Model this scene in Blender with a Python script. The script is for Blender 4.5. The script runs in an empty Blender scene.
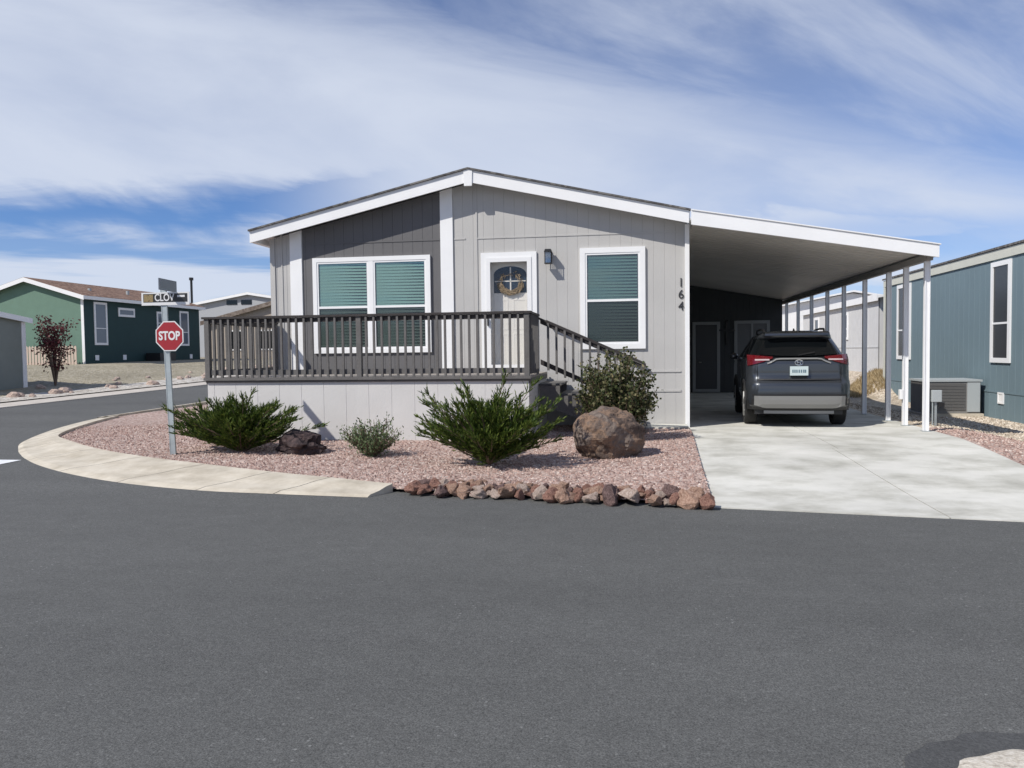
import bpy, bmesh, math, random
from mathutils import Vector, Matrix, noise
random.seed(7)
sc = bpy.context.scene
COL = sc.collection
R = math.radians

# ------------------------------------------------------------------ helpers
def rootloc(o):
    while o.parent: o = o.parent
    return o.location.copy()

def tag(o, label=None, cat=None, group=None, kind=None):
    if label: o['label'] = label
    if cat: o['category'] = cat
    if group: o['group'] = group
    if kind: o['kind'] = kind
    return o

def thing(name, loc, label, cat, group=None):
    o = bpy.data.objects.new(name, None); COL.objects.link(o)
    o.location = Vector(loc); o.empty_display_size = .2
    return tag(o, label, cat, group)

def obj(name, bm, m, parent=None, smooth=False, origin=None):
    """link a bmesh (world coordinates) as ONE mesh object"""
    off = Vector((0, 0, 0))
    if parent is not None: off = rootloc(parent)
    elif origin is not None: off = Vector(origin)
    if off.length: bmesh.ops.translate(bm, verts=bm.verts, vec=-off)
    bmesh.ops.recalc_face_normals(bm, faces=bm.faces)
    me = bpy.data.meshes.new(name); bm.to_mesh(me); bm.free()
    if smooth:
        for p in me.polygons: p.use_smooth = True
    ms = m if isinstance(m, (list, tuple)) else [m]
    for k in ms: me.materials.append(k)
    o = bpy.data.objects.new(name, me); COL.objects.link(o)
    if parent is not None: o.parent = parent
    elif origin is not None: o.location = off
    return o

def copy_tree(o, parent=None):
    c = o.copy(); COL.objects.link(c); c.parent = parent
    for ch in list(o.children): copy_tree(ch, c)
    return c

def NB(): return bmesh.new()

def box(bm, x0, x1, y0, y1, z0, z1, bev=0):
    g = bmesh.ops.create_cube(bm, size=1)
    vs = g['verts']
    for v in vs:
        v.co = Vector((x0 + (v.co.x + .5) * (x1 - x0), y0 + (v.co.y + .5) * (y1 - y0), z0 + (v.co.z + .5) * (z1 - z0)))
    if bev:
        es = list({e for v in vs for e in v.link_edges})
        bmesh.ops.bevel(bm, geom=es, offset=bev, segments=2, affect='EDGES', profile=.6)
    return bm

def tube(bm, pts, rads, n=8, cap=True):
    pts = [Vector(p) for p in pts]
    if not isinstance(rads, (list, tuple)): rads = [rads] * len(pts)
    rings = []
    prev = None
    for i, p in enumerate(pts):
        d = (pts[min(i + 1, len(pts) - 1)] - pts[max(i - 1, 0)]).normalized()
        a = d.orthogonal().normalized() if prev is None else (prev - d * prev.dot(d)).normalized()
        prev = a
        b = d.cross(a)
        rings.append([bm.verts.new(p + (a * math.cos(t) + b * math.sin(t)) * rads[i]) for t in [2 * math.pi * k / n for k in range(n)]])
    for r0, r1 in zip(rings, rings[1:]):
        for k in range(n):
            bm.faces.new((r0[k], r0[(k + 1) % n], r1[(k + 1) % n], r1[k]))
    if cap and n > 2:
        bm.faces.new(rings[0][::-1]); bm.faces.new(rings[-1])
    return bm

def prism(bm, poly, axis, a, b):
    """polygon given in the two other axes, extruded along axis from a to b"""
    def mk(p, t):
        if axis == 'y': return Vector((p[0], t, p[1]))
        if axis == 'x': return Vector((t, p[0], p[1]))
        return Vector((p[0], p[1], t))
    A = [bm.verts.new(mk(p, a)) for p in poly]; B = [bm.verts.new(mk(p, b)) for p in poly]
    n = len(poly)
    bm.faces.new(A); bm.faces.new(B[::-1])
    for i in range(n): bm.faces.new((A[i], B[i], B[(i + 1) % n], A[(i + 1) % n]))
    return bm

def frame_box(bm, x0, x1, y0, y1, z0, z1, w, wb=None):
    """rectangular frame standing in the XZ plane, four bars butted"""
    wb = w if wb is None else wb
    box(bm, x0, x1, y0, y1, z1 - w, z1); box(bm, x0, x1, y0, y1, z0, z0 + wb)
    box(bm, x0, x0 + w, y0, y1, z0 + wb, z1 - w); box(bm, x1 - w, x1, y0, y1, z0 + wb, z1 - w)

def frame_box_x(bm, y0, y1, x0, x1, z0, z1, w):
    box(bm, x0, x1, y0, y1, z1 - w, z1); box(bm, x0, x1, y0, y1, z0, z0 + w)
    box(bm, x0, x1, y0, y0 + w, z0 + w, z1 - w); box(bm, x0, x1, y1 - w, y1, z0 + w, z1 - w)

def text_bm(s, size, loc, depth=.004, sx=1, bold=0.0, rot=None, align='CENTER'):
    cu = bpy.data.curves.new('text', 'FONT'); cu.body = s; cu.size = size; cu.align_x = align; cu.align_y = 'CENTER'
    cu.extrude = depth; cu.offset = bold; cu.resolution_u = 4
    o = bpy.data.objects.new('text', cu); COL.objects.link(o)
    dg = bpy.context.evaluated_depsgraph_get(); dg.update()
    me = bpy.data.meshes.new_from_object(o.evaluated_get(dg))
    bm = NB(); bm.from_mesh(me)
    bpy.data.objects.remove(o); bpy.data.curves.remove(cu); bpy.data.meshes.remove(me)
    M = Matrix.Translation(Vector(loc)) @ (rot or Matrix.Rotation(R(90), 4, 'X')) @ Matrix.Diagonal((sx, 1, 1, 1))
    bmesh.ops.transform(bm, matrix=M, verts=bm.verts)
    return bm

# ------------------------------------------------------------------ materials
def nmat(name):
    m = bpy.data.materials.new(name); m.use_nodes = True
    nt = m.node_tree
    return m, nt, nt.nodes['Principled BSDF'], nt.nodes, nt.links

def mat(name, col, rough=.6, metal=0, var=.0, vscale=3, bump=0, bscale=60, island=0, spec=.5, coat=0, fine=0, fscale=80):
    m, nt, b, N, L = nmat(name)
    b.inputs['Roughness'].default_value = rough; b.inputs['Metallic'].default_value = metal
    b.inputs['Specular IOR Level'].default_value = spec
    b.inputs['Coat Weight'].default_value = coat
    tc = N.new('ShaderNodeTexCoord')
    c = N.new('ShaderNodeRGB'); c.outputs[0].default_value = (*col, 1); out = c.outputs[0]
    def mul(out, fac_out, lo, hi):
        mr = N.new('ShaderNodeMapRange'); mr.inputs['From Min'].default_value = .3; mr.inputs['From Max'].default_value = .7
        mr.inputs['To Min'].default_value = lo; mr.inputs['To Max'].default_value = hi
        L.new(fac_out, mr.inputs['Value'])
        v = N.new('ShaderNodeVectorMath'); v.operation = 'SCALE'; L.new(out, v.inputs[0]); L.new(mr.outputs[0], v.inputs['Scale'])
        return v.outputs[0]
    if var:
        n = N.new('ShaderNodeTexNoise'); n.inputs['Scale'].default_value = vscale; n.inputs['Detail'].default_value = 6
        L.new(tc.outputs['Object'], n.inputs['Vector']); out = mul(out, n.outputs['Fac'], 1 - var, 1 + var)
    if fine:
        n = N.new('ShaderNodeTexNoise'); n.inputs['Scale'].default_value = fscale; n.inputs['Detail'].default_value = 2
        L.new(tc.outputs['Object'], n.inputs['Vector']); out = mul(out, n.outputs['Fac'], 1 - fine, 1 + fine)
    if island:
        g = N.new('ShaderNodeNewGeometry')
        mr = N.new('ShaderNodeMapRange'); mr.inputs['To Min'].default_value = 1 - island; mr.inputs['To Max'].default_value = 1 + island
        L.new(g.outputs['Random Per Island'], mr.inputs['Value'])
        v = N.new('ShaderNodeVectorMath'); v.operation = 'SCALE'; L.new(out, v.inputs[0]); L.new(mr.outputs[0], v.inputs['Scale']); out = v.outputs[0]
    L.new(out, b.inputs['Base Color'])
    if bump:
        n = N.new('ShaderNodeTexNoise'); n.inputs['Scale'].default_value = bscale; n.inputs['Detail'].default_value = 4
        L.new(tc.outputs['Object'], n.inputs['Vector'])
        bp = N.new('ShaderNodeBump'); bp.inputs['Strength'].default_value = bump; bp.inputs['Distance'].default_value = .01
        L.new(n.outputs['Fac'], bp.inputs['Height']); L.new(bp.outputs['Normal'], b.inputs['Normal'])
    return m

def ramp_mat(name, stops, scale, kind='noise', rough=.9, bump=.5, bscale=None, island=False, dist=.02, detail=8, mapscale=(1, 1, 1), big=0, bigscale=.35):
    """colour ramp over noise / voronoi cell colour / island random"""
    m, nt, b, N, L = nmat(name)
    b.inputs['Roughness'].default_value = rough; b.inputs['Specular IOR Level'].default_value = .3
    tc = N.new('ShaderNodeTexCoord'); mp = N.new('ShaderNodeMapping'); mp.inputs['Scale'].default_value = mapscale
    L.new(tc.outputs['Object'], mp.inputs['Vector'])
    h = None
    if kind == 'voronoi':
        v = N.new('ShaderNodeTexVoronoi'); v.inputs['Scale'].default_value = scale; L.new(mp.outputs[0], v.inputs['Vector'])
        s = N.new('ShaderNodeSeparateColor'); L.new(v.outputs['Color'], s.inputs[0]); fac = s.outputs[0]; h = v.outputs['Distance']
    elif kind == 'island':
        g = N.new('ShaderNodeNewGeometry'); fac = g.outputs['Random Per Island']
    else:
        n = N.new('ShaderNodeTexNoise'); n.inputs['Scale'].default_value = scale; n.inputs['Detail'].default_value = detail
        n.inputs['Roughness'].default_value = .65
        L.new(mp.outputs[0], n.inputs['Vector']); fac = n.outputs['Fac']; h = fac
    cr = N.new('ShaderNodeValToRGB'); e = cr.color_ramp.elements
    while len(e) < len(stops): e.new(.5)
    for k, (p, c) in enumerate(stops): e[k].position = p; e[k].color = (*c, 1)
    L.new(fac, cr.inputs[0]); out = cr.outputs[0]
    if big:
        n = N.new('ShaderNodeTexNoise'); n.inputs['Scale'].default_value = bigscale; n.inputs['Detail'].default_value = 7; n.inputs['Roughness'].default_value = .6
        L.new(tc.outputs['Object'], n.inputs['Vector'])
        mr = N.new('ShaderNodeMapRange'); mr.inputs['From Min'].default_value = .3; mr.inputs['From Max'].default_value = .7
        mr.inputs['To Min'].default_value = 1 - big; mr.inputs['To Max'].default_value = 1 + big; L.new(n.outputs['Fac'], mr.inputs['Value'])
        v = N.new('ShaderNodeVectorMath'); v.operation = 'SCALE'; L.new(out, v.inputs[0]); L.new(mr.outputs[0], v.inputs['Scale']); out = v.outputs[0]
    L.new(out, b.inputs['Base Color'])
    if bump:
        if h is None or bscale:
            n = N.new('ShaderNodeTexNoise'); n.inputs['Scale'].default_value = bscale or 30; n.inputs['Detail'].default_value = 5
            L.new(tc.outputs['Object'], n.inputs['Vector']); h = n.outputs['Fac']
        bp = N.new('ShaderNodeBump'); bp.inputs['Strength'].default_value = bump; bp.inputs['Distance'].default_value = dist
        bp.invert = (kind == 'voronoi' and not bscale)
        L.new(h, bp.inputs['Height']); L.new(bp.outputs['Normal'], b.inputs['Normal'])
    return m

def glass_mat(name, tint, gloss=.12, rough=.02):
    """pane: tinted see-through with a fresnel reflection"""
    m, nt, b, N, L = nmat(name); N.remove(b)
    t = N.new('ShaderNodeBsdfTransparent'); t.inputs[0].default_value = (*tint, 1)
    g = N.new('ShaderNodeBsdfGlossy'); g.inputs['Roughness'].default_value = rough; g.inputs[0].default_value = (.9, .95, 1, 1)
    f = N.new('ShaderNodeLayerWeight'); f.inputs[0].default_value = .5
    q = N.new('ShaderNodeMath'); q.operation = 'POWER'; q.inputs[1].default_value = 4; L.new(f.outputs['Facing'], q.inputs[0])
    a = N.new('ShaderNodeMath'); a.operation = 'ADD'; a.inputs[1].default_value = gloss + .03; a.use_clamp = True; L.new(q.outputs[0], a.inputs[0])
    x = N.new('ShaderNodeMixShader'); L.new(a.outputs[0], x.inputs[0]); L.new(t.outputs[0], x.inputs[1]); L.new(g.outputs[0], x.inputs[2])
    L.new(x.outputs[0], N['Material Output'].inputs[0])
    return m

def leaf_mat(name, c0, c1, c2, trans=.25):
    m, nt, b, N, L = nmat(name)
    g = N.new('ShaderNodeNewGeometry'); cr = N.new('ShaderNodeValToRGB'); e = cr.color_ramp.elements; e.new(.5)
    for k, c in enumerate((c0, c1, c2)): e[k].position = (0, .55, 1)[k]; e[k].color = (*c, 1)
    L.new(g.outputs['Random Per Island'], cr.inputs[0]); L.new(cr.outputs[0], b.inputs['Base Color'])
    b.inputs['Roughness'].default_value = .55; b.inputs['Specular IOR Level'].default_value = .3
    t = N.new('ShaderNodeBsdfTranslucent'); L.new(cr.outputs[0], t.inputs[0])
    x = N.new('ShaderNodeMixShader'); x.inputs[0].default_value = trans
    L.new(b.outputs[0], x.inputs[1]); L.new(t.outputs[0], x.inputs[2]); L.new(x.outputs[0], N['Material Output'].inputs[0])
    return m

M = {}
M['siding'] = mat('grey_siding', (.455, .445, .430), .75, var=.05, vscale=1.2, bump=.25, bscale=35, fine=.03)
M['accent'] = mat('charcoal_siding', (.125, .122, .125), .75, var=.06, vscale=1.5, bump=.25, bscale=35)
M['white'] = mat('white_trim', (.80, .80, .80), .5, var=.03, vscale=2, bump=.08, bscale=30)
M['skirt'] = mat('pale_skirting', (.56, .55, .535), .7, var=.05, vscale=1.5, bump=.25, bscale=35)
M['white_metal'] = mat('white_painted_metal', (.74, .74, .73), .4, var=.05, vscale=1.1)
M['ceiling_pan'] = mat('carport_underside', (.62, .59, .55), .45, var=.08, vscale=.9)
M['post'] = mat('white_post', (.80, .80, .81), .45, var=.03)
M['shingle'] = ramp_mat('grey_shingles', [(0, (.07, .065, .065)), (.5, (.12, .115, .11)), (1, (.2, .19, .18))], 9, 'voronoi', bump=.4, mapscale=(1, 3, 1))
M['brown_shingle'] = ramp_mat('brown_shingles', [(0, (.13, .075, .05)), (.5, (.2, .125, .09)), (1, (.29, .19, .14))], 7, 'voronoi', bump=.4, mapscale=(1, 1, 3))
M['taupe_shingle'] = ramp_mat('taupe_shingles', [(0, (.13, .10, .085)), (.5, (.18, .145, .12)), (1, (.24, .2, .17))], 7, 'voronoi', bump=.4)
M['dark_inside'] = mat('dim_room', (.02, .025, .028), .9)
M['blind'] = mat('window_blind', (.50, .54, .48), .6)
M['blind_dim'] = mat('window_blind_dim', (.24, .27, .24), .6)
M['glass'] = glass_mat('window_glass', (.74, .84, .83), .05)
M['screen'] = glass_mat('insect_screen', (.58, .62, .61), .03, .2)
M['glass_dark'] = glass_mat('screened_glass', (.42, .45, .46), .04, .05)
M['black_metal'] = mat('black_metal', (.015, .015, .016), .45)
M['number'] = mat('dark_numerals', (.022, .022, .024), .5)
M['deck'] = mat('grey_deck_paint', (.118, .112, .108), .75, var=.12, vscale=4, bump=.4, bscale=40, fine=.08, fscale=30)
M['rail_cap'] = mat('dark_rail_paint', (.028, .023, .022), .65, var=.15, vscale=4, bump=.3, bscale=40)
M['deck_floor'] = mat('deck_boards', (.30, .27, .24), .8, var=.15, vscale=4, bump=.4)
M['galv'] = mat('galvanised_steel', (.42, .46, .47), .45, .55, var=.12, vscale=6)
M['red'] = mat('sign_red', (.30, .014, .022), .45, var=.05)
M['sign_white'] = mat('sign_white', (.66, .66, .66), .4)
M['sign_black'] = mat('sign_black', (.02, .02, .02), .4)
M['sign_tan'] = ramp_mat('sign_picture', [(.3, (.04, .04, .03)), (.5, (.3, .22, .12)), (.7, (.1, .12, .05))], 40, bump=0)
M['sign_grey'] = mat('sign_back', (.25, .27, .31), .4, .5)
M['wreath'] = mat('dry_twigs', (.33, .26, .18), .9, island=.5)
M['door_white'] = mat('door_white', (.78, .78, .78), .4)
M['grey_board'] = mat('grey_board', (.21, .21, .23), .7, var=.08)

def asphalt():
    m, nt, b, N, L = nmat('asphalt')
    b.inputs['Roughness'].default_value = .85; b.inputs['Specular IOR Level'].default_value = .35
    tc = N.new('ShaderNodeTexCoord')
    def noi(s, d, r=.6, mp=None):
        n = N.new('ShaderNodeTexNoise'); n.inputs['Scale'].default_value = s; n.inputs['Detail'].default_value = d; n.inputs['Roughness'].default_value = r
        src = tc.outputs['Object']
        if mp:
            q = N.new('ShaderNodeMapping'); q.inputs['Scale'].default_value = mp; q.inputs['Rotation'].default_value = (0, 0, R(8)); L.new(src, q.inputs[0]); src = q.outputs[0]
        L.new(src, n.inputs['Vector']); return n.outputs['Fac']
    def mr(x, a, bb, lo, hi):
        q = N.new('ShaderNodeMapRange'); q.inputs['From Min'].default_value = a; q.inputs['From Max'].default_value = bb
        q.inputs['To Min'].default_value = lo; q.inputs['To Max'].default_value = hi; L.new(x, q.inputs['Value']); return q.outputs[0]
    def mt(op, a, bb):
        q = N.new('ShaderNodeMath'); q.operation = op
        for k, v in enumerate((a, bb)):
            if isinstance(v, (int, float)): q.inputs[k].default_value = v
            else: L.new(v, q.inputs[k])
        return q.outputs[0]
    big = mr(noi(.45, 6, .6, (.35, 1, 1)), .3, .7, .86, 1.14)
    mid = mr(noi(6, 5), .3, .7, .92, 1.08)
    fine = mt('MULTIPLY', mr(noi(105, 3, .75), .25, .75, .30, 1.75), mr(noi(34, 4, .75), .25, .75, .66, 1.34))
    v = N.new('ShaderNodeTexVoronoi'); v.inputs['Scale'].default_value = 42; L.new(tc.outputs['Object'], v.inputs['Vector'])
    s = N.new('ShaderNodeSeparateColor'); L.new(v.outputs['Color'], s.inputs[0])
    fleck = mt('MULTIPLY', mt('GREATER_THAN', s.outputs[0], .95), mt('LESS_THAN', v.outputs['Distance'], .30))
    fleck = mt('MULTIPLY', fleck, mr(noi(1.2, 3), .4, .65, 0, 1))
    val = mt('MULTIPLY', mt('MULTIPLY', big, mid), mt('ADD', fine, mt('MULTIPLY', fleck, 1.1)))
    # faint scuffed patches
    sc_ = mr(noi(1.6, 8, .75, (.5, 1.4, 1)), .60, .74, 0, .28)
    val = mt('ADD', val, sc_)
    vm = N.new('ShaderNodeVectorMath'); vm.operation = 'SCALE'; vm.inputs[0].default_value = (.096, .097, .0935); L.new(val, vm.inputs['Scale'])
    L.new(vm.outputs[0], b.inputs['Base Color'])
    bp = N.new('ShaderNodeBump'); bp.inputs['Strength'].default_value = .6; bp.inputs['Distance'].default_value = .006
    L.new(noi(120, 3, .7), bp.inputs['Height']); L.new(bp.outputs['Normal'], b.inputs['Normal'])
    return m
M['asphalt'] = asphalt()
M['asphalt_dark'] = mat('fresh_asphalt', (.066, .067, .067), .85, var=.12, vscale=5, bump=.6, bscale=110, fine=.25, fscale=90)
M['concrete'] = ramp_mat('driveway_concrete', [(.30, (.35, .34, .30)), (.42, (.47, .46, .41)), (.54, (.58, .57, .52)), (.7, (.64, .625, .58))], 1.3, mapscale=(.8, .95, 1), bump=.15, bscale=70, dist=.004, big=.12, bigscale=.6)
M['curb'] = ramp_mat('curb_concrete', [(.3, (.40, .355, .28)), (.5, (.51, .46, .375)), (.7, (.60, .55, .46))], 3.2, bump=.4, bscale=70, dist=.006, big=.10, bigscale=1.1)
M['apron'] = ramp_mat('apron_concrete', [(.35, (.34, .30, .25)), (.5, (.52, .475, .40)), (.65, (.64, .6, .53))], 38, bump=.6, bscale=80, dist=.008, big=.1)
M['far_curb'] = ramp_mat('far_curb_concrete', [(.3, (.42, .38, .33)), (.7, (.55, .51, .46))], 2, bump=.2, bscale=40)
M['gravel'] = ramp_mat('pink_gravel', [(0, (.20, .135, .11)), (.3, (.34, .235, .20)), (.6, (.41, .30, .26)), (.85, (.46, .36, .32)), (1, (.54, .47, .42))], 26, 'voronoi', bump=.9, dist=.02, big=.10, bigscale=.8)
M['gravel_tan'] = ramp_mat('tan_gravel', [(0, (.24, .19, .14)), (.35, (.40, .33, .25)), (.7, (.52, .44, .35)), (1, (.66, .6, .5))], 22, 'voronoi', bump=.9, dist=.02, big=.12, bigscale=.8)
M['dirt'] = ramp_mat('dry_lot', [(.30, (.17, .15, .11)), (.45, (.30, .265, .19)), (.56, (.38, .34, .26)), (.7, (.52, .48, .40))], 7, bump=1, bscale=16, dist=.08, big=.25, bigscale=.3)
M['ground'] = ramp_mat('bare_ground', [(.3, (.26, .21, .15)), (.7, (.42, .35, .26))], .8, bump=.6, bscale=9, dist=.04)
M['pebble'] = ramp_mat('pink_pebbles', [(0, (.17, .11, .095)), (.3, (.33, .22, .185)), (.6, (.41, .29, .25)), (.85, (.47, .36, .31)), (1, (.58, .50, .45))], 1, 'island', bump=0)
M['pebble_tan'] = ramp_mat('tan_pebbles', [(0, (.24, .19, .14)), (.5, (.45, .38, .3)), (1, (.7, .63, .54))], 1, 'island', bump=0)
M['boulder'] = ramp_mat('tan_boulder', [(.3, (.035, .026, .024)), (.44, (.11, .08, .065)), (.5, (.22, .145, .10)), (.56, (.13, .10, .085)), (.72, (.27, .22, .18))], 3.2, bump=1, bscale=14, dist=.04)
M['lava'] = ramp_mat('dark_lava_rock', [(.3, (.02, .015, .016)), (.5, (.05, .035, .036)), (.68, (.10, .068, .064))], 7, bump=1, bscale=22, dist=.03)
for k, (a, b_, c) in enumerate([((.12, .06, .045), (.31, .165, .125), (.46, .28, .22)), ((.18, .11, .08), (.40, .25, .18), (.56, .41, .33)), ((.06, .04, .04), (.17, .11, .10), (.32, .22, .20)), ((.28, .20, .16), (.48, .37, .31), (.66, .57, .5))]):
    M['rock%d' % k] = ramp_mat('border_rock_%d' % k, [(.3, a), (.5, b_), (.7, c)], 9, bump=1, bscale=28, dist=.02)
M['juniper'] = leaf_mat('juniper_sprays', (.022, .045, .008), (.065, .110, .018), (.19, .235, .045))
M['shrub'] = leaf_mat('shrub_leaves', (.028, .042, .014), (.075, .090, .034), (.24, .21, .11))
M['bush'] = leaf_mat('bush_leaves', (.05, .085, .035), (.12, .165, .07), (.22, .27, .14))
M['plum'] = leaf_mat('plum_leaves', (.05, .012, .015), (.10, .025, .03), (.20, .06, .06))
M['bark'] = mat('bark', (.13, .09, .065), .9, var=.2, vscale=10, bump=.6, bscale=40)
M['dry_grass'] = leaf_mat('dry_grass_blades', (.26, .19, .10), (.42, .32, .18), (.58, .48, .31))
M['green_wall'] = mat('green_siding', (.12, .205, .155), .75, var=.05, bump=.2)
M['teal_wall'] = mat('dark_teal_siding', (.014, .046, .046), .75, var=.05, bump=.2)
M['blue_wall'] = mat('blue_grey_siding', (.145, .205, .235), .75, var=.04, vscale=.8, bump=.25, bscale=30, fine=.03)
M['cream_trim'] = mat('cream_trim', (.56, .56, .49), .6, var=.04)
M['pale_wall'] = mat('pale_grey_siding', (.56, .56, .56), .7, var=.04, bump=.2)
M['beige_wall'] = mat('beige_siding', (.36, .31, .26), .75, var=.05, bump=.2)
M['shed_wall'] = mat('shed_siding', (.20, .22, .20), .7, var=.05, bump=.15)
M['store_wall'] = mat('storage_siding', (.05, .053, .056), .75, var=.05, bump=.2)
M['picket'] = mat('tan_pickets', (.55, .44, .36), .8, island=.12)
M['ac'] = mat('grey_ac_cabinet', (.20, .195, .19), .55, var=.05)
M['ac_light'] = mat('ac_panel', (.38, .41, .42), .5)
M['car'] = mat('slate_grey_car_paint', (.040, .045, .052), .30, .45, coat=1)
M['car_glass'] = mat('car_glass', (.004, .005, .006), .05, spec=.5)
M['car_black'] = mat('black_plastic', (.012, .012, .013), .55)
M['tyre'] = mat('tyre_rubber', (.014, .014, .014), .85)
M['silver'] = mat('silver_trim', (.25, .25, .245), .38, .4)
M['chrome'] = mat('chrome', (.7, .7, .7), .15, 1)
M['lens_red'] = mat('red_lens', (.11, .004, .008), .12, coat=1)
M['lens_clear'] = mat('clear_lens', (.45, .36, .37), .15, coat=1)
M['plate'] = mat('plate_white', (.50, .58, .58), .5)
M['plate_ink'] = mat('plate_ink', (.10, .16, .2), .5)

# ------------------------------------------------------------------ terrain
def sm(x, a, b):
    t = min(1, max(0, (x - a) / (b - a))); return t * t * (3 - 2 * t)
def tz(x, y):
    z = 0.0
    lot = sm(y, 7.6, 13.2) * .118 * sm(x, -12.5, -9.0)
    z += lot * (1 - sm(x, 5.45, 7.0)) - .10 * sm(x, 5.45, 7.2) * sm(y, 9, 13)
    left = 1 - sm(x, -13.5, -9.5)
    z += left * .016 * max(0, min(y, 60) - 10)
    z += sm(-x, 18.6, 27.5) * sm(y, 20, 34) * .72 * (1 - .25 * sm(y, 40, 60))
    z += sm(x, 7.2, 8.6) * sm(y, 25.5, 28.5) * .75
    return z

def drape(name, poly, m, off=0.0, step=1.0, edge=0, kind='structure', zf=None):
    bm = NB()
    f = bm.faces.new([bm.verts.new((x, y, 0)) for x, y in poly])
    bmesh.ops.triangulate(bm, faces=bm.faces[:])
    xs = [p[0] for p in poly]; ys = [p[1] for p in poly]
    def cuts(a, b):
        k = math.ceil(a / step) * step; o = []
        while k < b: o.append(k); k += step
        return o
    for c in cuts(min(xs), max(xs)):
        bmesh.ops.bisect_plane(bm, geom=bm.verts[:] + bm.edges[:] + bm.faces[:], plane_co=(c, 0, 0), plane_no=(1, 0, 0))
    for c in cuts(min(ys), max(ys)):
        bmesh.ops.bisect_plane(bm, geom=bm.verts[:] + bm.edges[:] + bm.faces[:], plane_co=(0, c, 0), plane_no=(0, 1, 0))
    for v in bm.verts: v.co.z = (zf or tz)(v.co.x, v.co.y) + off
    if edge:
        be = [e for e in bm.edges if len(e.link_faces) == 1]
        r = bmesh.ops.extrude_edge_only(bm, edges=be)
        for v in [g for g in r['geom'] if isinstance(g, bmesh.types.BMVert)]: v.co.z -= edge
    o = obj(name, bm, m)
    for p in o.data.polygons: p.use_smooth = not edge
    tag(o, kind=kind)
    return o

# ground sheet reaching the horizon
def axis_pts():
    a = [-1500, -800, -400, -200, -120, -90]
    x = -70
    while x < 70: a.append(x); x += 1.0 if abs(x) < 45 else 2.0
    return a + [90, 120, 200, 400, 800, 1500]
bm = NB(); ax = axis_pts()
grid = [[bm.verts.new((x, y, tz(x, y) - .05)) for x in ax] for y in ax]
for j in range(len(ax) - 1):
    for i in range(len(ax) - 1):
        bm.faces.new((grid[j][i], grid[j][i + 1], grid[j + 1][i + 1], grid[j + 1][i]))
o = obj('ground', bm, M['ground'], smooth=True); tag(o, kind='structure')

outer = [(-2.9, 8.2), (-4.06, 8.31), (-5.1, 8.45), (-6.41, 8.86), (-7.76, 9.54), (-8.97, 10.38), (-10.06, 11.45), (-11.04, 12.71), (-12.10, 14.72), (-12.75, 17.0), (-12.9, 19.5), (-12.9, 40)]
inner = [(-2.71, 8.53), (-3.6, 8.87), (-4.5, 9.2), (-5.7, 9.7), (-6.95, 10.25), (-8.23, 10.95), (-9.55, 11.95), (-10.5, 12.95), (-11.5, 14.9), (-12.15, 16.9), (-12.35, 19), (-12.35, 40)]
def smooth_line(pts, n=6):
    out = []
    for i in range(len(pts) - 1):
        p0 = pts[max(i - 1, 0)]; p1 = pts[i]; p2 = pts[i + 1]; p3 = pts[min(i + 2, len(pts) - 1)]
        for k in range(n):
            t = k / n
            out.append(tuple(.5 * ((2 * p1[c]) + (-p0[c] + p2[c]) * t + (2 * p0[c] - 5 * p1[c] + 4 * p2[c] - p3[c]) * t * t + (-p0[c] + 3 * p1[c] - 3 * p2[c] + p3[c]) * t ** 3) for c in (0, 1)))
    return out + [pts[-1]]
OUT = smooth_line(outer); INN = smooth_line(inner)
# asphalt
drape('road', [(-60, -30), (60, -30), (60, 7.6), (3.4, 8.4), (-2.6, 9.2), (-8, 12), (-11.6, 16.5), (-12.5, 22), (-12.5, 70), (-17.75, 70), (-17.75, 19.5), (-18.6, 16), (-21.5, 13.2), (-26, 12), (-60, 11.8)], M['asphalt'], 0, 1.0)
# rolled kerb of this lot, cast in lengths with joints
bm = NB()
n = len(OUT)
prof = [(0, .004), (.12, .03), (.45, .05), (.75, .085), (1, .10), (1.0, -.05)]
acc = 0; last = None
for i in range(n - 1):
    j0 = (i % 6 == 5)
    def pt(i_, t, h, s=0.0):
        a = Vector(OUT[i_]); b = Vector(INN[i_]); p = a.lerp(b, t)
        return (p.x, p.y, tz(p.x, p.y) * .9 + h)
    ring0 = [bm.verts.new(pt(i, t, h)) for t, h in prof]
    ring1 = []
    for t, h in prof:
        p = Vector(pt(i + 1, t, h)); q = Vector(pt(i, t, h))
        if j0: p = p + (q - p).normalized() * .014
        ring1.append(bm.verts.new(p))
    for k in range(len(prof) - 1):
        bm.faces.new((ring0[k], ring0[k + 1], ring1[k + 1], ring1[k]))
bm.verts.ensure_lookup_table(); bm.faces.new([bm.verts[k] for k in range(6)] + [bm.verts.new((OUT[0][0], OUT[0][1], -.05))])
o = obj('kerb', bm, M['curb']); tag(o, kind='structure')
# gravel bed
bed = [(-2.62, 8.50)] + INN[1:-6:2] + [(-12.1, 21), (-12.1, 30), (-6.9, 30), (-6.9, 15.05), (1.02, 15.05), (1.02, 14), (.90, 11), (.80, 8.02), (-1.2, 8.28)]
drape('gravel_bed', bed, M['gravel'], .045, .5)
drape('gravel_strip', [(4.95, 15), (4.95, 13.3), (4.7, 11.2), (4.75, 9), (4.9, 7.6), (12, 6.7), (7.2, 12.5), (6.1, 15.5)], M['gravel'], .004, .5)
drape('gravel_yard', [(4.95, 15), (6.1, 15.5), (7.2, 12.5), (12, 6.7), (14, 6.5), (14, 60), (4.95, 60)], M['gravel_tan'], .0, .5)
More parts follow.
